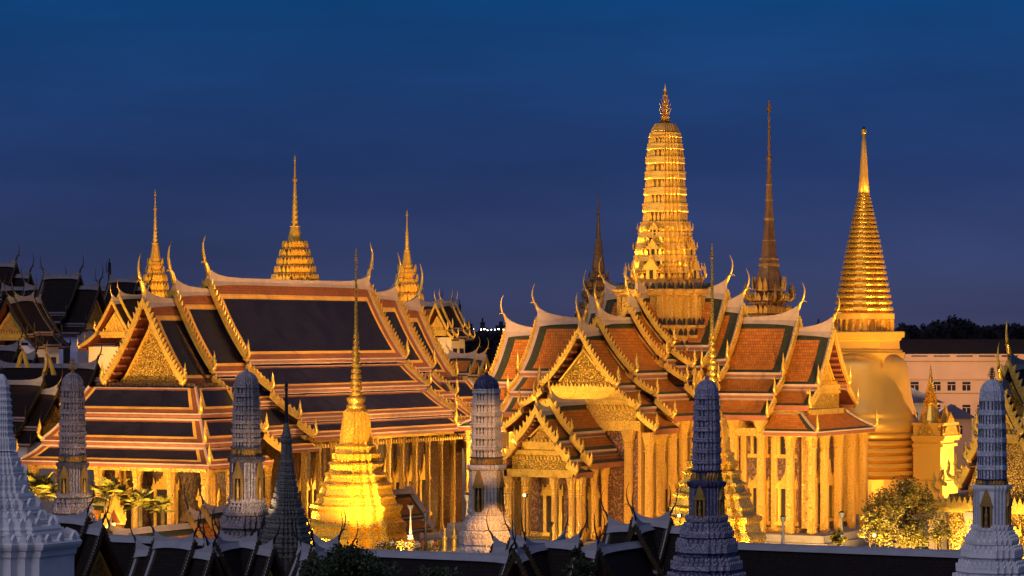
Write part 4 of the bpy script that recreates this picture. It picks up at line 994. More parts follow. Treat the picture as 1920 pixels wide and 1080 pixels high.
# framed roof panels at lower left: a hall with telescoping ends
def left_hall():
    D = 156.0; p0 = 327
    r = empty("telescoped_gallery_hall", "low hall at lower left whose dark roof panels are framed in white", "gallery hall", (wx(p0, D), D, 0), NS)
    z = wz(1012, D) - .2
    gable(r, ID, -1.25, 1.25, gprof(z, 1.75, 2.7, 2.6, 3.6), "gallery", both=True, ped=None, **GK)
    for A in (ID, Matrix.Rotation(math.pi, 4, 'Z')): gable(r, A, 1.0, 2.45, gprof(z - .5, 1.75, 2.7, 2.6, 3.6), "gallery", ped="mosaic_dark", **GK)
    body(r, -2.0, 2.0, 1.8, z - 3)
    r2 = empty("telescoped_gallery_hall", "taller hall beside the white prang, steep dark roof with pale ridge and curled end", "gallery hall", (wx(110, 158), 158, 0), NS)
    z = wz(966, 158) - .2; pf = lambda z: [(0, z, 2.0, z - 3.0, .2), (1.95, z - 3.3, 3.0, z - 4.2, .05)]
    gable(r2, ID, -3, 1.9, pf(z), "gallery", ped=None, **GK); gable(r2, ID, 1.6, 2.9, pf(z - .5), "gallery", ped="mosaic_dark", **GK); body(r2, -3, 2.3, 2.0, z - 3.4)
    # orange-lit wing running back towards the ordination hall
    r3 = empty("tiled_gallery_wing", "orange lit tiled wing with a pinkish ridge, behind the framed dark roofs", "gallery hall", (wx(205, 168), 168, 0), PHI)
    A = ARM["E"]; kk = dict(GK); kk.update(barge="gold_dull", bsz=.6)
    for a, b, z in ((-8.2, 0, 8.55), (-9.9, -8.0, 9.1), (-15.5, -9.6, 9.35)): gable(r3, A, a, b, [(0, z, 2.6, z - 3.0, .2)], "redwing", ped=None, **kk)
    mb = MB(A); mb.box(-15, -.5, -2.1, 2.1, 0, 6, 0); mb.build("wall", ["cream_wall"], r3)
    # roof beside the left gilded stupa and the small lit roof by the palms
    r4 = empty("stair_pavilion", "small pavilion roof with pale frame behind the left gilded stupa's right side", "pavilion", (wx(735, 244), 244, 0), PHI)
    gable(r4, ID, -4, 3.0, [(0, 6.75, 1.55, 4.75, .1), (1.5, 4.35, 2.2, 3.7, .04)], "redwing", ped=None, hs=.3, swoop=.3, fl=.6, cap=.24, purlins=False, sw_len=.5, teeth=False, barge="white_plaster")
    body(r4, -3.8, 2.6, 1.2, 4.4, "cream_wall")
    r5 = empty("small_lit_roof", "tiny orange lit roof between the brown prang and the palms", "pavilion", (wx(178, 182), 182, 0), NS)
    z = wz(941, 182); gable(r5, ID, -1.6, 1.3, [(0, z, 1.0, z - 1.3, .05)], "redwing", ped=None, hs=.3, swoop=.25, fl=.4, cap=.3, purlins=False, sw_len=.4, barge="gold_dull"); body(r5, -1.3, 1, .8, z - 1.3, "cream_wall")
left_hall()

# ------------------------------------------------------------------ unlit royal halls at far left
def far_hall(label, px_, D, yr, secs, pf, rot=NS, both=True, wall=None, barge="gilt_black", style="dark", ped="mosaic_dark", cat="royal hall", hs=.7, name="dark_roofed_hall", hm="gilt_black", op=True, group="dark roofed royal halls"):
    r = empty(name, label, cat, (wx(px_, D), D, 0), rot, group); z = wz(yr, D) - .25
    kw = dict(hs=hs, swoop=.5, fl=.6, cap=.22, sw_len=.6, teeth=False, bsz=.55, th=.7, barge=barge, hornmat=hm, purlins=False, recess=.5)
    for A in ((ID, Matrix.Rotation(math.pi, 4, 'Z')) if both else (ID,)):
        for i, (a, b, d) in enumerate(secs): gable(r, A, a, b, [(y0, z - d - h0, y1, z - d - h1, s) for y0, h0, y1, h1, s in pf], style, ped=ped if i == len(secs) - 1 else None, **kw)
    L = secs[-1][1] - .8; hw = pf[-1][2] - .6; mb = MB(); x0 = -L if both else secs[0][0]
    zt = z - pf[-1][3] - secs[-1][2] + .1; mb.box(x0, L, -hw, hw, 0, zt, 0)
    w = mb.build("wall", [wall or "blue_wall"], r)
    if op:
        n = max(2, int((L - x0) / 2.4)); mb = MB()
        for i in range(n):
            x = x0 + (L - x0) * (i + .5) / n; mb = MB(); mb.box(x - .45, x + .45, -hw - .03, -hw + .1, zt - 3.6, zt - 1.2, 0); mb.build("window", ["door_dark"], w)
    return r
PF = [(0, 0, 2.5, 3.9, .35), (2.45, 4.2, 3.5, 4.9, .1)]
far_hall("tallest dark hall roof cut by the left edge of the picture", -18, 335, 493, [(0, 3.6, 0), (3.2, 5.6, 1.3)], PF)
far_hall("dark hall roof with pale edges, left of the ordination hall, twin finials on its ridge", 116, 322, 515, [(0, 2.4, 0), (2.0, 5.0, 1.2)], PF)
far_hall("low dark hall between two taller halls at left, plain ridge", 60, 330, 537, [(0, 4.2, 0), (3.8, 5.6, 1.0)], PF)
far_hall("dark hall whose grey gable faces the camera at the left edge", 45, 303, 556, [(0, 1.6, 0), (1.3, 2.8, .2)], [(0, 0, 2.5, 3.4, .25), (2.45, 3.7, 3.6, 4.7, .08)], PHI)
far_hall("far dark roof beyond the spire at the hall's front gable", 232, 345, 522, [(0, 2.0, 0), (1.6, 3.6, 1.0)], PF)
far_hall("long low dark roof with lit gable tips behind the brown prang", 88, 268, 681, [(0, 5.6, 0), (5.2, 8.5, 1.2)], [(0, 0, 3.6, 4.2, .3), (3.5, 4.5, 5.4, 6.0, .1)])
far_hall("long low dark roof in front of the blue walls at the left edge", -20, 275, 648, [(0, 3.4, 0), (3.0, 5.4, .8)], [(0, 0, 3.0, 3.6, .3), (2.9, 3.9, 4.6, 5.2, .1)])
far_hall("dark low roof directly behind the brown prang's left side", 30, 262, 712, [(0, 3.0, 0), (2.6, 4.6, .8)], [(0, 0, 2.6, 3.0, .25), (2.5, 3.3, 4.0, 4.5, .1)])
# small gilded roof tips standing on that roof, lit from below
for x, y, lab in ((52, 662, "gilded gable tip lit on the dark roof, nearer the left edge"), (101, 676, "gilded gable tip lit on the dark roof, above the brown prang")):
    D = 264; r = empty("gilded_gable_tip", lab, "roof ornament", (wx(x, D), D, wz(y, D) - .9), PHI, "gilded gable tips on the left dark roof")
    mb = MB()
    for s_ in (1, -1): mb.prism([(-.6, 0, 1.1), (-.6, s_ * .25, .9), (-.6, s_ * .75, -.4), (-.6, s_ * .35, -.4)], (-.25, 0, 0))
    mb.build("bargeboard", ["gold"], r); mb = MB(); horn(mb, (-.7, 0, 1.0), (-1, 0, 0), .62); mb.build("roof_horn", ["gold_dull"], r, True)
D = 290
far_hall("pavilion with stepped golden gable over cream walls, behind the ordination hall's front", 250, 292, 552, [(0, 2.4, 0), (2.1, 3.6, .5)], [(0, 0, 1.9, 2.9, .15), (1.85, 3.2, 4.0, 4.55, .08)], PHI, wall="cream_wall", barge="gold", ped="carving_fine", cat="pavilion", hs=.4, name="gabled_pavilion", hm="gold", group="lit gabled pavilions")
rp = far_hall("slim cream pavilion with golden gable, right of the ordination hall's far end", 836, 322, 566, [(0, 1.2, 0), (.9, 2.3, .2)], [(0, 0, 1.45, 2.6, .1), (1.4, 2.85, 2.15, 3.55, .05)], PHI, wall="cream_wall", barge="gold", ped="carving_fine", cat="pavilion", hs=.4, name="gabled_pavilion", hm="gold", group="lit gabled pavilions")
far_hall("brown roof left of the slim cream pavilion", 806, 332, 567, [(0, 1.3, 0), (1.0, 2.6, .5)], [(0, 0, 1.6, 2.4, .1), (1.55, 2.7, 2.6, 3.5, .05)], wall="cream_wall", cat="pavilion", hs=.5, style="redwing", op=False)
far_hall("low brown roofed building with gold lit eave above the cream prang", 868, 300, 663, [(0, 1.6, 0), (1.4, 2.6, .15)], [(0, 0, 1.5, 1.75, .08)], wall="cream_wall", barge="gold", ped="carving_fine", cat="pavilion", hs=.5, style="redwing", name="gabled_pavilion", hm="gold", group="lit gabled pavilions")

# ------------------------------------------------------------------ gilded mosaic hall at the right edge
def right_hall():
    D = 205.0; r = empty("mosaic_gable_hall", "gold mosaic gabled hall cut by the right edge, behind the pale prang", "temple hall", (wx(1876, D), D, 0), PHI)
    A = ARM["E"]; t = [(0, 16.0, 1.5, 13.0, .25), (1.4, 12.6, 2.3, 11.0, .1), (2.2, 10.6, 3.0, 9.2, .08)]
    gable(r, A, -1.6, 0, t, "dark", hs=.85, swoop=.8, ped="carving", barge="gold", fl=1.0, recess=.6)
    gable(r, A, -8, -1.9, drop(t, -1.7), "dark", hs=.85, swoop=.8, ped="carving", barge="gold", fl=1.0, recess=.6)
    mb = MB(A); mb.box(-8, -1.2, -4.2, 4.2, 2, 8.6, 0); mb.prism([(-.7, -2.8, 8.4), (-.7, 2.8, 8.4), (-.7, 1.4, 12.6), (-.7, -1.4, 12.6)], (-.3, 0, 0), 0); mb.build("wall", ["mosaic_dark"], r)
    mb = MB(A); mb.box(-8, .1, -5.6, -4.9, 7.4, 8.1, 0); mb.box(-8, .1, 4.9, 5.6, 7.4, 8.1, 0); mb.box(-.6, .1, -4.9, 4.9, 7.4, 8.098, 0)
    for k in range(28): y = -5.5 + k * .4; mb.prism([(.11, y, 8.1), (.11, y + .34, 8.1), (.11, y + .17, 8.6)], (.1, 0, 0), 0)
    for k in range(5):                 # rising flame scrolls above the cornice
        for s_ in (1, -1): flame(mb, (.1, s_ * (5.2 - k * .55), 8.4 + k * .5), (0, s_, 0), .8)
    mb.build("cornice", ["gold"], r)
    for y in (-5.0, -2.2, 2.2, 5.0): column(r, A, -.25, y, 2.2, 7.45, .33, "white_plaster")
    for s_ in (1, -1): column(r, A, -3.2, s_ * 5.1, 2.2, 7.45, .33, "white_plaster")
    mb = MB(A); mb.box(-9, 1, -6.4, 6.4, 0, 2.2, 0); mb.build("plinth", ["stone"], r)
    opening(r, A, -1.18, 0, 2.4, 1.6, 3.4, ('x', 1), "door")
right_hall()

# ------------------------------------------------------------------ buildings beyond on the right
def block(name, label, pxa, pxb, D, yt, mat, rows, depth=14, cat="building", cornice=True, win=(15, 18)):
    r = empty(name, label, cat, (wx((pxa + pxb) / 2, D), D, 0)); w = (pxb - pxa) / F * D / 2; zt = wz(yt, D)
    mb = MB(); mb.box(-w, w, 0, depth, 0, zt, 0)
    for y in (rows[0][0] - 16, rows[0][0] + 9) if cornice else (): 
        z = wz(y, D); mb.box(-w - .15, w + .15, -.22, 0, z - .2, z + .12, 0)
    if cornice: mb.box(-w - .3, w + .3, -.35, 0, zt - .35, zt + .1, 0)
    ob = mb.build("wall", [mat], r)
    for y, xs in rows:
        for x in xs:
            X = wx(x, D) - wx((pxa + pxb) / 2, D); hw = win[0] / 2 / F * D; hh = win[1] / 2 / F * D; z = wz(y, D)
            mb = MB(); mb.box(X - hw, X + hw, -.03, .3, z - hh, z + hh, 0); wn = mb.build("window", ["glass_dark"], r)
            mb = MB(); mb.box(X - .05, X + .05, -.07, -.035, z - hh, z + hh * .4, 0); mb.box(X - hw, X + hw, -.07, -.035, z + hh * .4 - .03, z + hh * .4 + .05, 0); mb.box(X - hw - .1, X + hw + .1, -.12, -.035, z - hh - .12, z - hh - .002, 0); mb.build("frame", [mat], wn)
    return r, w, zt
pr, w, zt = block("government_building", "long peach building with rows of dark windows beyond the bell stupa", 1660, 2040, 400, 672, "peach_wall", [(725, (1715, 1756, 1784, 1812, 1892, 1920, 1950)), (768, (1715, 1756, 1784, 1812, 1840, 1892, 1920, 1950)), (811, (1715, 1784, 1840, 1892))], 16)
mb = MB(); mb.box(-w, w, -.3, .0, zt + .1, zt + .6, 0)
for i in range(9): x = -w + 2 * w * (i + .5) / 9; mb.box(x - 1.1, x + 1.1, -.345, -.302, zt + .2, zt + .45, 1)
mb.build("parapet", ["peach_wall", "door_dark"], pr)
mb = MB(); panel(mb, (-w + 2, 6, zt + 2.6), (w - 2, 6, zt + 2.6), (w, .6, zt + .4), (-w, .6, zt + .4), [], [], [], [], 0, 0, 2); mb.prism([(-w, .6, zt + .3), (-w, 16, zt + .3), (-w + 2, 6, zt + 2.6)], (.1, 0, 0), 0); mb.build("roof", ["tile_slate"], pr)
def hip(parent, w, d, z, h, mat, ov=.5):
    mb = MB(); a = [(-w - ov, -ov, z), (w + ov, -ov, z), (w + ov, d + ov, z), (-w - ov, d + ov, z)]; r0, r1 = (-max(.1, w - d / 2), d / 2, z + h), (max(.1, w - d / 2), d / 2, z + h)
    mb.face([a[0], a[1], r1, r0], 0, [(0, 0), (2 * w, 0), (2 * w - d / 2, h * 2), (d / 2, h * 2)]); mb.face([a[1], a[2], r1]); mb.face([a[2], a[3], r0, r1]); mb.face([a[3], a[0], r0]); mb.face([a[3], a[2], a[1], a[0]]); return mb.build("roof", [mat], parent)
lb, w, zt = block("annex_building", "low cream annex with grey sloping roof and dark doors, right of the bell", 1640, 1758, 372, 755, "cream_wall", [(786, (1717, 1732, 1746))], 9, cornice=False, win=(8, 26)); hip(lb, w, 9, zt, 2.4, "tile_grey", .8)
lb, w, zt = block("annex_building", "small peach house with pale hipped roof behind the gilded portico", 1762, 1822, 350, 784, "peach_wall", [(806, (1778, 1800))], 8, cornice=False, win=(9, 16)); hip(lb, w, 8, zt, 1.6, "tile_grey", .6)
lb, w, zt = block("annex_building", "pale roofed annex touching the right edge above the mosaic hall", 1893, 1960, 340, 757, "cream_wall", [(775, (1905, 1930))], 8, cornice=False, win=(8, 14)); hip(lb, w, 8, zt, 1.2, "tile_grey", .6)

# ------------------------------------------------------------------ plants
mat_plain("leaf_dark", (.045, .065, .022), .55, 0, .45, 1.2, 0)
mat_plain("leaf_mid", (.17, .13, .016), .5, 0, .4, 1.2, 0)
mat_plain("leaf_palm", (.34, .27, .05), .45, 0, .35, 1.2, 0)
def leaves(mb, c, rad, n, size, m=0, squash=.8):
    for _ in range(n):
        d = Vector((rnd.gauss(0, 1), rnd.gauss(0, 1), rnd.gauss(0, 1))).normalized() * (rnd.random() ** .45)
        p = Vector(c) + Vector((d.x * rad, d.y * rad, d.z * rad * squash)); a = Vector((rnd.gauss(0, 1), rnd.gauss(0, 1), rnd.gauss(0, .6))).normalized(); b = a.cross(Vector((rnd.gauss(0, 1), rnd.gauss(0, 1), rnd.gauss(0, 1)))).normalized(); s = size * rnd.uniform(.6, 1.3)
        mb.face([p, p + a * s * .5 + b * s * .3, p + a * s, p + a * s * .5 - b * s * .3], m)
def tree(label, px_, D, ytop, ybot, hwpx, mat, n=34, per=90, size=.34, name="leafy_tree", cat="tree", group=None, z0=0):
    r = empty(name, label, cat, (wx(px_, D), D, z0), rnd.uniform(0, 6), group); zt = wz(ytop, D) - z0; zb = wz(ybot, D) - z0; w = hwpx / F * D
    tr = MB(); fo = MB(); h = (zt + max(zb, 0)) / 2
    tr.tube([(0, 0, -.1), (.08, .03, zb * .5 + .2), (-.05, .1, h * .8 + .1), (.05, 0, zt * .9)], [w * .10, w * .08, w * .06, w * .015], 7)
    for i in range(n):
        a = rnd.uniform(0, 2 * math.pi); q = rnd.random() ** .6; e = rnd.uniform(.0, 1.0); wd = w * (1 - .55 * (2 * e - .8) ** 2) * .82
        c = (math.cos(a) * q * wd, math.sin(a) * q * wd, zb + (zt - zb) * (.12 + .8 * e)); cr = w * rnd.uniform(.16, .30)
        leaves(fo, c, cr, per, size, 0); s_ = Vector((0, 0, max(.2, min(c[2] - .5, h)))); m_ = (s_ + Vector(c)) / 2 + Vector((0, 0, -.2)); tr.tube([s_, m_, c], [w * .035, w * .022, w * .008], 5)
    tr.build("trunk", ["bark"], r); fo.build("crown", [mat], r); return r
tree("bushy tree lit gold from below, in front of the bell stupa's base", 1698, 204, 896, 1030, 98, "leaf_mid", 70, 150, .17)
tree("low shrub glowing over the floodlight beside the pantheon's right end", 1632, 203, 940, 1022, 26, "leaf_palm", 14, 130, .18, "shrub", "shrub", "shrubs at the pantheon's foot", 1.5)
tree("dark clipped shrub below the pantheon's right columns", 1572, 206, 992, 1022, 22, "leaf_mid", 10, 80, .2, "shrub", "shrub", "shrubs at the pantheon's foot", 1.5)
tree("shrub to the right of the lit tree, against the white column", 1762, 200, 972, 1025, 24, "leaf_mid", 10, 80, .22, "shrub", "shrub", "shrubs at the pantheon's foot", 1.5)
tree("wide dark tree crown in the foreground below the left gilded stupa", 650, 139, 1034, 1110, 100, "leaf_dark", 60, 120, .2)
tree("dark tree crown in front of the blue-ridged gate", 1084, 138, 1022, 1110, 36, "leaf_dark", 26, 110, .17)
tree("small dark tree before the gallery, left of the blue-ridged gate", 812, 139, 1066, 1110, 60, "leaf_dark", 22, 110, .2)
def fan_palm(label, px_, D, y, rpx, n, z0=.0):
    r = empty("fan_palm", label, "palm", (wx(px_, D), D, z0), rnd.uniform(0, 1), "fan-leaved palms by the ordination hall"); z = wz(y, D) - z0; R_ = rpx / F * D
    mb = MB(); mb.tube([(0, 0, -.1), (.1, 0, z * .5), (0, 0, z)], [.22, .18, .14], 7); mb.build("trunk", ["bark"], r)
    mb = MB()
    for i in range(n):
        a = rnd.uniform(0, 2 * math.pi); el = rnd.uniform(-.2, 1.35); d = Vector((math.cos(a) * math.cos(el), math.sin(a) * math.cos(el), math.sin(el))); L = R_ * rnd.uniform(.6, 1.0)
        side = d.cross(Vector((0, 0, 1))).normalized(); up = side.cross(d).normalized(); c = Vector((0, 0, z)) + d * L * .55
        mb.tube([(0, 0, z), c], [.035, .025], 4)
        for k in range(9):
            t = (k - 4) / 4 * 1.2; f = (d * math.cos(t) + side * math.sin(t)).normalized(); l = L * .5 * (1 - .25 * abs(t)); e = c + f * l - Vector((0, 0, l * .18)); sd = f.cross(up).normalized() * L * .055
            mb.face([c, c + f * l * .55 + sd, e, c + f * l * .55 - sd])
    mb.build("fronds", ["leaf_palm"], r)
for a in (("fan palm clump in front of the ordination hall, left of the brown prang", 72, 178, 925, 56, 60), ("spreading fan palm right of the brown prang", 205, 182, 932, 54, 56), ("dark fan palm before the ordination hall's gold pillars", 262, 186, 948, 46, 44), ("low fan palm near the orange lit wing's ridge", 305, 188, 956, 40, 36)): fan_palm(*a)

# potted plants, lamps and figures in the court
def lamp_post(label, px_, D, yt, yb, dark=False):
    zb, zt = wz(yb, D), wz(yt, D); H = zt - zb; r = empty("lamp_post", label, "lamp post", (wx(px_, D), D, max(0, zb - .6)), 0, "lamp posts in the temple court"); o = zb - max(0, zb - .6); m = "iron" if dark else "pale_plaster"
    mb = MB(); mb.loft(circ(10), [(-.02, .24), (o * .5, .24), (o * .5 + .05, .13), (o + .3, .11), (o + H * .7, .06), (o + H * .72, .10), (o + H * .74, .05)]); mb.build("pole", [m], r)
    mb = MB(); mb.loft(circ(6), [(o + H * .74, .09), (o + H * .78, .12), (o + H * .93, .24), (o + H * .94, .26)]); mb.build("lantern", ["glass_dark" if dark else "pale_plaster"], r)
    mb = MB(); mb.loft(circ(6), [(o + H * .94, .28), (o + H * .97, .14), (o + H, .03)]); mb.build("cap", ["iron"], r)
lamp_post("pale lamp post right of the left gilded stupa", 770, 232, 944, 996); lamp_post("tall lamp post left of the cream prang", 876, 226, 924, 985); lamp_post("lamp post before the pantheon's right columns, between the second and third", 1468, 214, 966, 1012)
lamp_post("lamp post at the right corner columns of the pantheon", 1578, 212, 958, 1008); lamp_post("black lantern post before the porch door", 1033, 222, 978, 1015, True); lamp_post("thin dark post among the flower pots", 798, 228, 958, 1035, True)
def figure(label, px_, D, yt, yb):
    zb = wz(yb, D); H = wz(yt, D) - zb; r = empty("gilded_guardian_figure", label, "statue", (wx(px_, D), D, 2.5), PHI, "gilded figures on the terrace")
    o = zb - 2.5; w = H * .13
    mb = MB(); mb.loft(SQ, [(-.02, w * 1.5), (max(.05, o), w * 1.5), (max(.05, o) + .05, w * 1.1)]); mb.build("pedestal", ["white_plaster"], r)
    mb = MB(); z = max(.05, o)
    mb.loft(circ(12), [(z, w * .9), (z + H * .06, w * .8), (z + H * .2, w * .62), (z + H * .34, w * .68), (z + H * .40, w * .45), (z + H * .46, w * .48), (z + H * .54, w * .72), (z + H * .58, w * .5), (z + H * .60, w * .24), (z + H * .63, w * .3), (z + H * .68, w * .34), (z + H * .72, w * .28), (z + H * .74, w * .36), (z + H * .77, w * .2), (z + H * .84, w * .14), (z + H, w * .02)])
    for s_ in (1, -1): mb.tube([(0, s_ * w * .6, z + H * .55), (-w * .35, s_ * w * .85, z + H * .44), (-w * .75, s_ * w * .2, z + H * .50)], [w * .2, w * .17, w * .1], 6)
    mb.build("figure", ["gold"], r, True)
figure("gilded figure with tall crown, nearer the cream prang", 852, 232, 980, 1034); figure("gilded figure with tall crown beside a white one, left of its twin", 834, 231, 986, 1034)
mat_plain("petal_white", (.72, .62, .5), .6, 0, .2, 2, 0); mat_plain("petal_red", (.42, .08, .04), .6, 0, .3, 2, 0); mat_plain("clay", (.3, .14, .08), .8)
i = 0
for x in range(712, 828, 8):
    D = 231 + rnd.uniform(-1.5, 2); zz = 2.5
    r = empty("potted_flower", ["white", "red", "gold"][i % 3] + " flowering pot in the row behind the gallery ridge, by the left gilded stupa", "potted plant", (wx(x + rnd.uniform(-2, 2), D), D, zz), rnd.uniform(0, 6), "flower pots in the court")
    mb = MB(); mb.loft(circ(10), [(-.01, .16), (.3, .24), (.34, .27), (.36, .22)]); mb.build("pot", ["clay"], r)
    mb = MB(); leaves(mb, (0, 0, .72), .38, 60, .2, 0); mb.build("foliage", ["leaf_mid"], r); mb = MB(); leaves(mb, (0, 0, .95), .30, 90, .15, 0); mb.build("blooms", [["petal_white", "petal_red", "leaf_palm"][i % 3]], r); i += 1

# floodlight housings that show
def floodlight(label, px_, D, y, on=True):
    r = empty("floodlight", label, "floodlight", (wx(px_, D), D, 0), PHI, "floodlights at the pantheon's foot"); z = wz(y, D)
    mb = MB(); mb.tube([(0, 0, 0), (0, 0, z - .2)], [.05, .04], 6); mb.box(-.18, .18, -.04, .04, z - .22, z - .165, 0); mb.build("bracket", ["iron"], r)
    mb = MB(); mb.box(-.15, .15, -.15, .14, z - .16, z + .11, 0); mb.build("housing", ["iron"], r)
    mb = MB(); mb.box(-.18, -.152, -.10, .10, z - .12, z + .08, 0); mb.build("lens", ["lamp_warm"], r)
floodlight("floodlight glowing under the lit shrub at the pantheon's right end", 1641, 201, 1003); floodlight("floodlight burning beside the right gilded stupa's base", 1275, 214, 966); floodlight("floodlight star between the porch pillars", 985, 221, 928)

# ------------------------------------------------------------------ far horizon
def far_wood(px0, px1, D, ytop, amp, seed, name="far_trees"):
    q = random.Random(seed); mb = MB(); x = px0
    while x < px1:
        w = q.uniform(5, 15); yt = ytop + amp * (math.sin(x * .021 + seed) * .5 + math.sin(x * .057 + seed * 2) * .3) + q.uniform(-3, 5); zt = wz(yt, D); r_ = w / F * D
        for _ in range(5):
            c = Vector((wx(x + q.uniform(-w, w), D), D + q.uniform(-12, 12), zt - q.uniform(.1, 3) * r_ * .5))
            for _ in range(60):
                d = Vector((q.gauss(0, 1), q.gauss(0, 1), q.gauss(0, 1))).normalized() * r_ * (q.random() ** .3) * .8; p = c + d; s = r_ * q.uniform(.15, .35)
                a = Vector((q.gauss(0, 1), q.gauss(0, 1), q.gauss(0, 1))).normalized() * s; b = Vector((q.gauss(0, 1), q.gauss(0, 1), q.gauss(0, 1))).normalized() * s; mb.face([p - a, p + b, p + a, p - b])
        mb.loft(circ(7), [(0, r_ * .9), (zt - r_ * .6, r_ * .9), (zt - r_ * .1, r_ * .35)], 0, (wx(x, D), D))
        x += w * 1.1
    tag(mb.build(name, ["far_dark"]), "far dark mass of trees", "trees", kind="stuff")
far_wood(840, 960, 620, 628, 6, 3); far_wood(1680, 1990, 700, 612, 14, 5); far_wood(-40, 240, 900, 606, 8, 9); far_wood(1380, 1700, 1400, 619, 4, 12); far_wood(240, 860, 1500, 621, 4, 15); far_wood(900, 1400, 1500, 620, 3, 17)
q = random.Random(4)
for i, (x, w, y, D) in enumerate([(205, 5, 492, 1500), (862, 5, 571, 1300), (905, 9, 604, 1400), (940, 22, 610, 1500), (1708, 22, 622, 1100), (1750, 30, 626, 1050), (1795, 26, 624, 1150), (1560, 18, 610, 1500), (1535, 8, 606, 1450), (880, 12, 607, 1600), (1080, 5, 590, 1400), (1885, 40, 618, 1200)]):
    r = empty("distant_building", ["thin tower block far beyond the dark halls at left", "thin mast-like tower block beside the slim cream pavilion", "small far block among the bright lights left of the pantheon", "wide low far block among the bright lights left of the pantheon", "low far block just right of the bell stupa on the horizon", "wide low block under the distant lamp right of the bell stupa", "far low block beside the trees at right", "far low block between pantheon roof and bell stupa", "narrow far block between pantheon roof and bell stupa", "low far block behind the low brown roofed building", "thin far tower seen above the pantheon's left roof", "wide far block behind the trees at the right edge"][i], "building", (wx(x, D), D, 0), 0, "buildings on the horizon")
    k = D / F; zt = wz(y, D); mb = MB(); mb.box(-w * k / 2, w * k / 2, 0, w * k, 0, zt, 0); mb.box(-w * k * .2, w * k * .15, w * k * .2, w * k * .5, zt, zt + 2.0, 0); mb.build("block", ["far_dark"], r)
    mb = MB()
    for f in range(3): mb.box(-w * k * .4, w * k * .4, -.06, -.01, zt - 3 - f * 3.4, zt - 1.6 - f * 3.4, 0)
    mb.build("window_band", ["glass_dark"], r)
for i, (x, y, s, c) in enumerate([(876, 616, 1.0, 0), (888, 617, .8, 0), (902, 618, 1.6, 0), (908, 617, 2.0, 0), (914, 619, 1.2, 0), (921, 618, 1.1, 0), (928, 618, 1.1, 0), (935, 617, 1.9, 0), (944, 618, 1.0, 0), (950, 617, 1.2, 0), (1535, 613, 1.7, 1), (1540, 613, 1.9, 1), (1744, 617, 2.0, 1), (1774, 623, 1.5, 1), (1781, 623, 1.3, 1), (1690, 619, 1.2, 1), (853, 575, 1.4, 0), (1664, 614, 1.0, 1)]):
    D = 1250.0; mb = MB(); k = s * D / F * .62; mb.loft(circ(8), [(-k, k * .3), (-k * .6, k * .8), (0, k), (k * .6, k * .8), (k, k * .3)])
    r = empty("distant_lamp", ("one of the white far lamps in the bright row left of the pantheon" if c == 0 else "one of the bluish far lamps on the horizon around the bell stupa"), "lamp", (wx(x, D), D, wz(y, D)), 0, "white lamps on the horizon" if c == 0 else "bluish lamps on the horizon")
    mb.build("globe", ["lamp_white" if c == 0 else "lamp_cool"], r); mb = MB(); mb.tube([(0, 0, -wz(y, D)), (0, 0, -k)], [.2, .15], 5); mb.build("pole", ["iron"], r)
# ------------------------------------------------------------------ floodlights of the precinct and added fill spots
WARM = (1.0, .54, .13); AMB = (1.0, .60, .22)
def spot(p, t, power, ang=70, col=WARM, rad=.25, blend=.6):
    d = bpy.data.lights.new("flood_and_fill_spot", 'SPOT'); o = bpy.data.objects.new("flood_and_fill_spot", d); COL.objects.link(o)
    d.energy = power; d.spot_size = R(ang); d.spot_blend = blend; d.color = col; d.shadow_soft_size = rad
    p, t = Vector(p), Vector(t); o.location = p; o.rotation_euler = (t - p).to_track_quat('-Z', 'Y').to_euler()
    return o
K = 0.36; KU = .80
# pantheon: porch, east arm, the two front corners
for x, p, z, tx, tp, tz, w, a in [
    (-33, 2, 2.8, -22, 1, 8, 8500, 80), (-34, -6, 2.8, -18, -4, 9, 8500, 60), (-28, -10, 2.8, -12, -6, 9, 13000, 80), (-24, -9.5, 2.8, -10, -6, 8, 12000, 90),
    (-20, -16, 2.8, -5, -11, 10, 16000, 85), (-14, -20.5, 2.8, -4, -15, 9, 14000, 85), (-6, -25, 2.8, -3, -16, 9, 9000, 85), (3, -24, 2.8, 3, -16, 9, 2500, 85),
    (-28, 10, 2.8, -8, 8, 11, 16000, 80), (-16, 17, 2.8, -5, 12, 12, 16000, 80),
    # the prang tower, lit from the roofs of the east side
    (-26, 15, 16, 0, 0, 31, 95000, 30), (-42, 8, 10, 0, 0, 39, 130000, 20), (8, -38, 9, 0, 0, 33, 150000, 40), (-14, -9, 21, -2, -2, 24, 4000, 90),
    ]:
    spot(L2W(x, p, z), L2W(tx, tp, tz), w * K, a)
# roofs washed by spots added in mid-air over the court
spot(L2W(-34, -22, 14), L2W(-4, -6, 17), 24000 * K, 60); spot(L2W(-40, 14, 14), L2W(-8, 4, 18), 13000 * K, 60)
spot(L2W(-20, -26, 12), L2W(-2, -10, 17), 26000, 80, (1, .56, .17)); spot(L2W(4, -30, 12), L2W(2, -12, 17), 9000, 80, (1, .56, .17)); spot(L2W(-34, -2, 12), L2W(-10, -3, 17), 2400, 70, (1, .58, .18))
# gilded chedis on the terrace
for p in (16.3, -15.0):
    kf = .50 if p > 0 else 4.0
    for dx, dp, w in ((-7.5, 3.5, 3600), (-7.0, -3.0, 4600), (-1, -8.0, 1300)):
        spot(L2W(-24 + dx, p + dp, 2.8), L2W(-24, p, 8.5), w * K * kf, 95, (1, .60, .14))
    spot(L2W(-33, p + 1, 3), L2W(-24, p, 20), 9000 * K * kf, 40, (1, .60, .14))
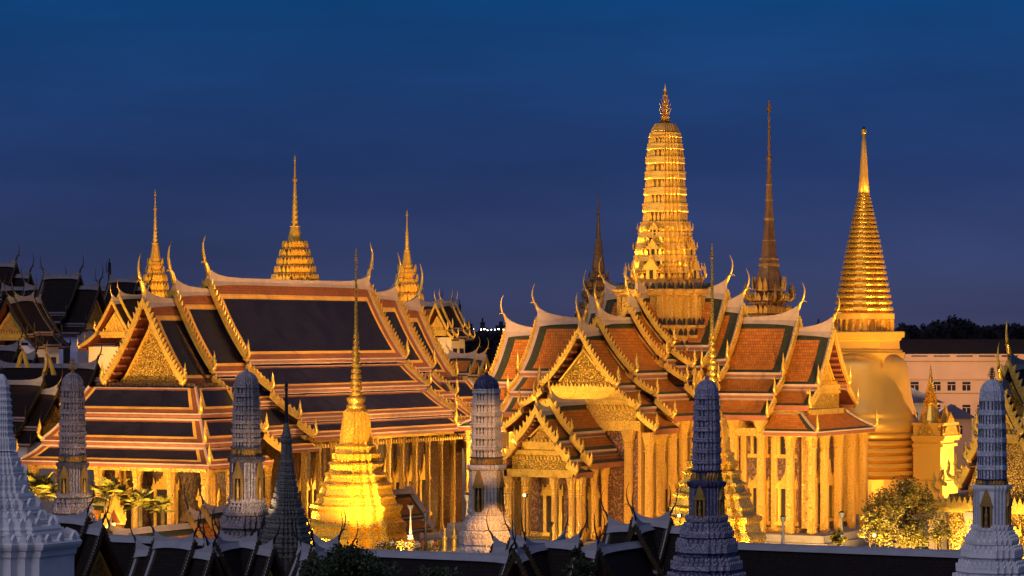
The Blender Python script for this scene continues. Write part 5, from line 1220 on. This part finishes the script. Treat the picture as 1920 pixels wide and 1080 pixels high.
# ordination hall: front gable, long roof, colonnade
for x, p, z, tx, tp, tz, w, a in [
    (-48, 36, 3, -30, 35, 16, 32000, 60), (-48, 30, 3, -31, 31, 9, 4500, 80), (-44, 24, 3, -26, 28, 14, 13000, 60), (-46, 42, 3, -31, 40, 9, 3500, 80),
    (-30, 12, 6, -10, 27, 14, 26000, 80), (-8, 10, 9, 2, 27, 14, 22000, 90), (12, 10, 9, 12, 26, 14, 16000, 90),
    (-14, 19.5, 2.8, -12, 26, 7, 2200, 110), (-4, 20, 2.8, -4, 26, 7, 2200, 110), (6, 20, 2.8, 6, 26, 7, 2200, 110), (15, 20, 2.8, 14, 26, 7, 2000, 110)]:
    spot(L2W(x, p, z), L2W(tx, tp, tz), w * KU, a)
for y in (26.5, 30, 34.3, 38.5, 42): spot(L2W(-29.5, y, 2.2), L2W(-27, y, 9), 150 * KU, 130)
spot(L2W(-15, 6, 21), L2W(-5, 30, 20), 19000, 110, (1, .56, .24)); spot(L2W(8, 10, 22), L2W(6, 30, 20), 14000, 110, (1, .58, .26)); spot(L2W(-34, 14, 12), L2W(-24, 27, 14), 9000, 100, (1, .58, .26)); spot(L2W(-52, 36, 10), L2W(-29, 35, 13), 14000, 80, (1, .6, .24))  # roof washes added in the air, nothing carries them
# great chedi
for x, p, z, tx, tp, tz, w, a in [(32, -12, 3, 47, 0, 12, 4000, 90), (64, -24, 6, 47, 0, 15, 70000, 80), (30, -18, 9, 47, 0, 15, 8000, 80), (30, -20, 4, 47, 0, 32, 80000, 40), (54, -30, 6, 47, 0, 34, 90000, 40), (30, 14, 4, 47, 0, 30, 60000, 50), (40, -16, 3, 45, -8, 8, 900, 90), (50, -18, 3, 47, -8, 8, 2600, 80)]:
    spot(L2W(x, p, z), L2W(tx, tp, tz), w * K * 1.9, a)
# palace spires
for px_, D, zt in ((553, 400, 36), (291, 392, 32), (763, 408, 30)):
    c = Vector((wx(px_, D), D, 0)); spot(c + Vector((6, -22, 14)), c + Vector((0, 0, zt - 4)), 130000 * K, 50); spot(c + Vector((-14, -14, 14)), c + Vector((0, 0, zt - 6)), 26000 * K, 50)

# spots added in the air for the prangs; floods on the wings and planting
def at(px_, D, z): return Vector((wx(px_, D), D, z))
spot(at(1010, 136, 16), at(912, 156, 14.2), 12000, 15, (1, .52, .18)); spot(at(1110, 145, 14.5), at(914, 156, 9.0), 16000, 14, (1, .46, .12)); spot(at(500, 158, 10.2), at(462, 163, 12.5), 1100, 60, (1, .70, .45)); spot(at(190, 162.5, 10), at(138, 168.5, 13), 900, 80, (1, .72, .52))
spot(at(430, 168, 7), at(290, 172, 7.5), 2200, 110, (1, .6, .25))
spot(at(1641, 201, 3.0), at(1690, 204, 8), 7000, 140, (1, .64, .16)); spot(at(1760, 196, 2), at(1720, 204, 7), 3000, 110, (1, .64, .16)); spot(at(1670, 197, 2), at(1690, 204, 8), 8000, 110, (1, .64, .16)); spot(at(1275, 214, 4.5), at(1310, 221, 6), 1500, 140, (1, .75, .35)); spot(at(985, 220.8, 8.2), at(990, 226, 9), 260, 150, (1, .75, .35))
spot(at(235, 174, 5), at(215, 182, 9.5), 12000, 130, (1, .66, .16)); spot(at(105, 171, 6), at(74, 178, 9.5), 9000, 130, (1, .66, .16)); spot(at(300, 180, 5), at(290, 187, 9), 5000, 130, (1, .66, .16))
spot(at(810, 226, 6), at(810, 236, 3), 900, 130, (1, .7, .35))
spot(at(1880, 194, 3), at(1880, 204, 11), 2600, 110, (1, .68, .24)); spot(at(1780, 194, 3), at(1830, 204, 9), 1200, 110, (1, .68, .24))
# spots added to brighten the buildings beyond
spot(at(1750, 370, 22), at(1780, 400, 10), 22000, 120, (1, .64, .32)); spot(at(1900, 370, 22), at(1900, 400, 10), 22000, 120, (1, .64, .32)); spot(at(1740, 352, 12), at(1730, 372, 9), 4000, 120, (1, .66, .34)); spot(at(1800, 335, 12), at(1792, 350, 9), 2500, 120, (1, .66, .34))
spot(at(240, 276, 19), at(240, 290, 21), 16000, 110, WARM); spot(at(225, 276, 14), at(225, 290, 18), 9000, 110, WARM); spot(at(838, 308, 17), at(836, 322, 20), 9000, 120, WARM); spot(at(900, 285, 12), at(880, 300, 16), 3500, 90, WARM)
spot(at(52, 258, 15.5), at(52, 264, 18), 300, 90, WARM); spot(at(101, 258, 14.5), at(101, 264, 17.5), 300, 90, WARM)

spot(L2W(10, -20, 16), L2W(22.8, 0, 27), 14000, 60); spot(L2W(12, 8, 20), L2W(22.8, 0, 26), 3000, 70); spot(at(1160, 425, 16), at(1122, 440, 28), 8000, 60)  # spots added to bring out detail on the dark spires
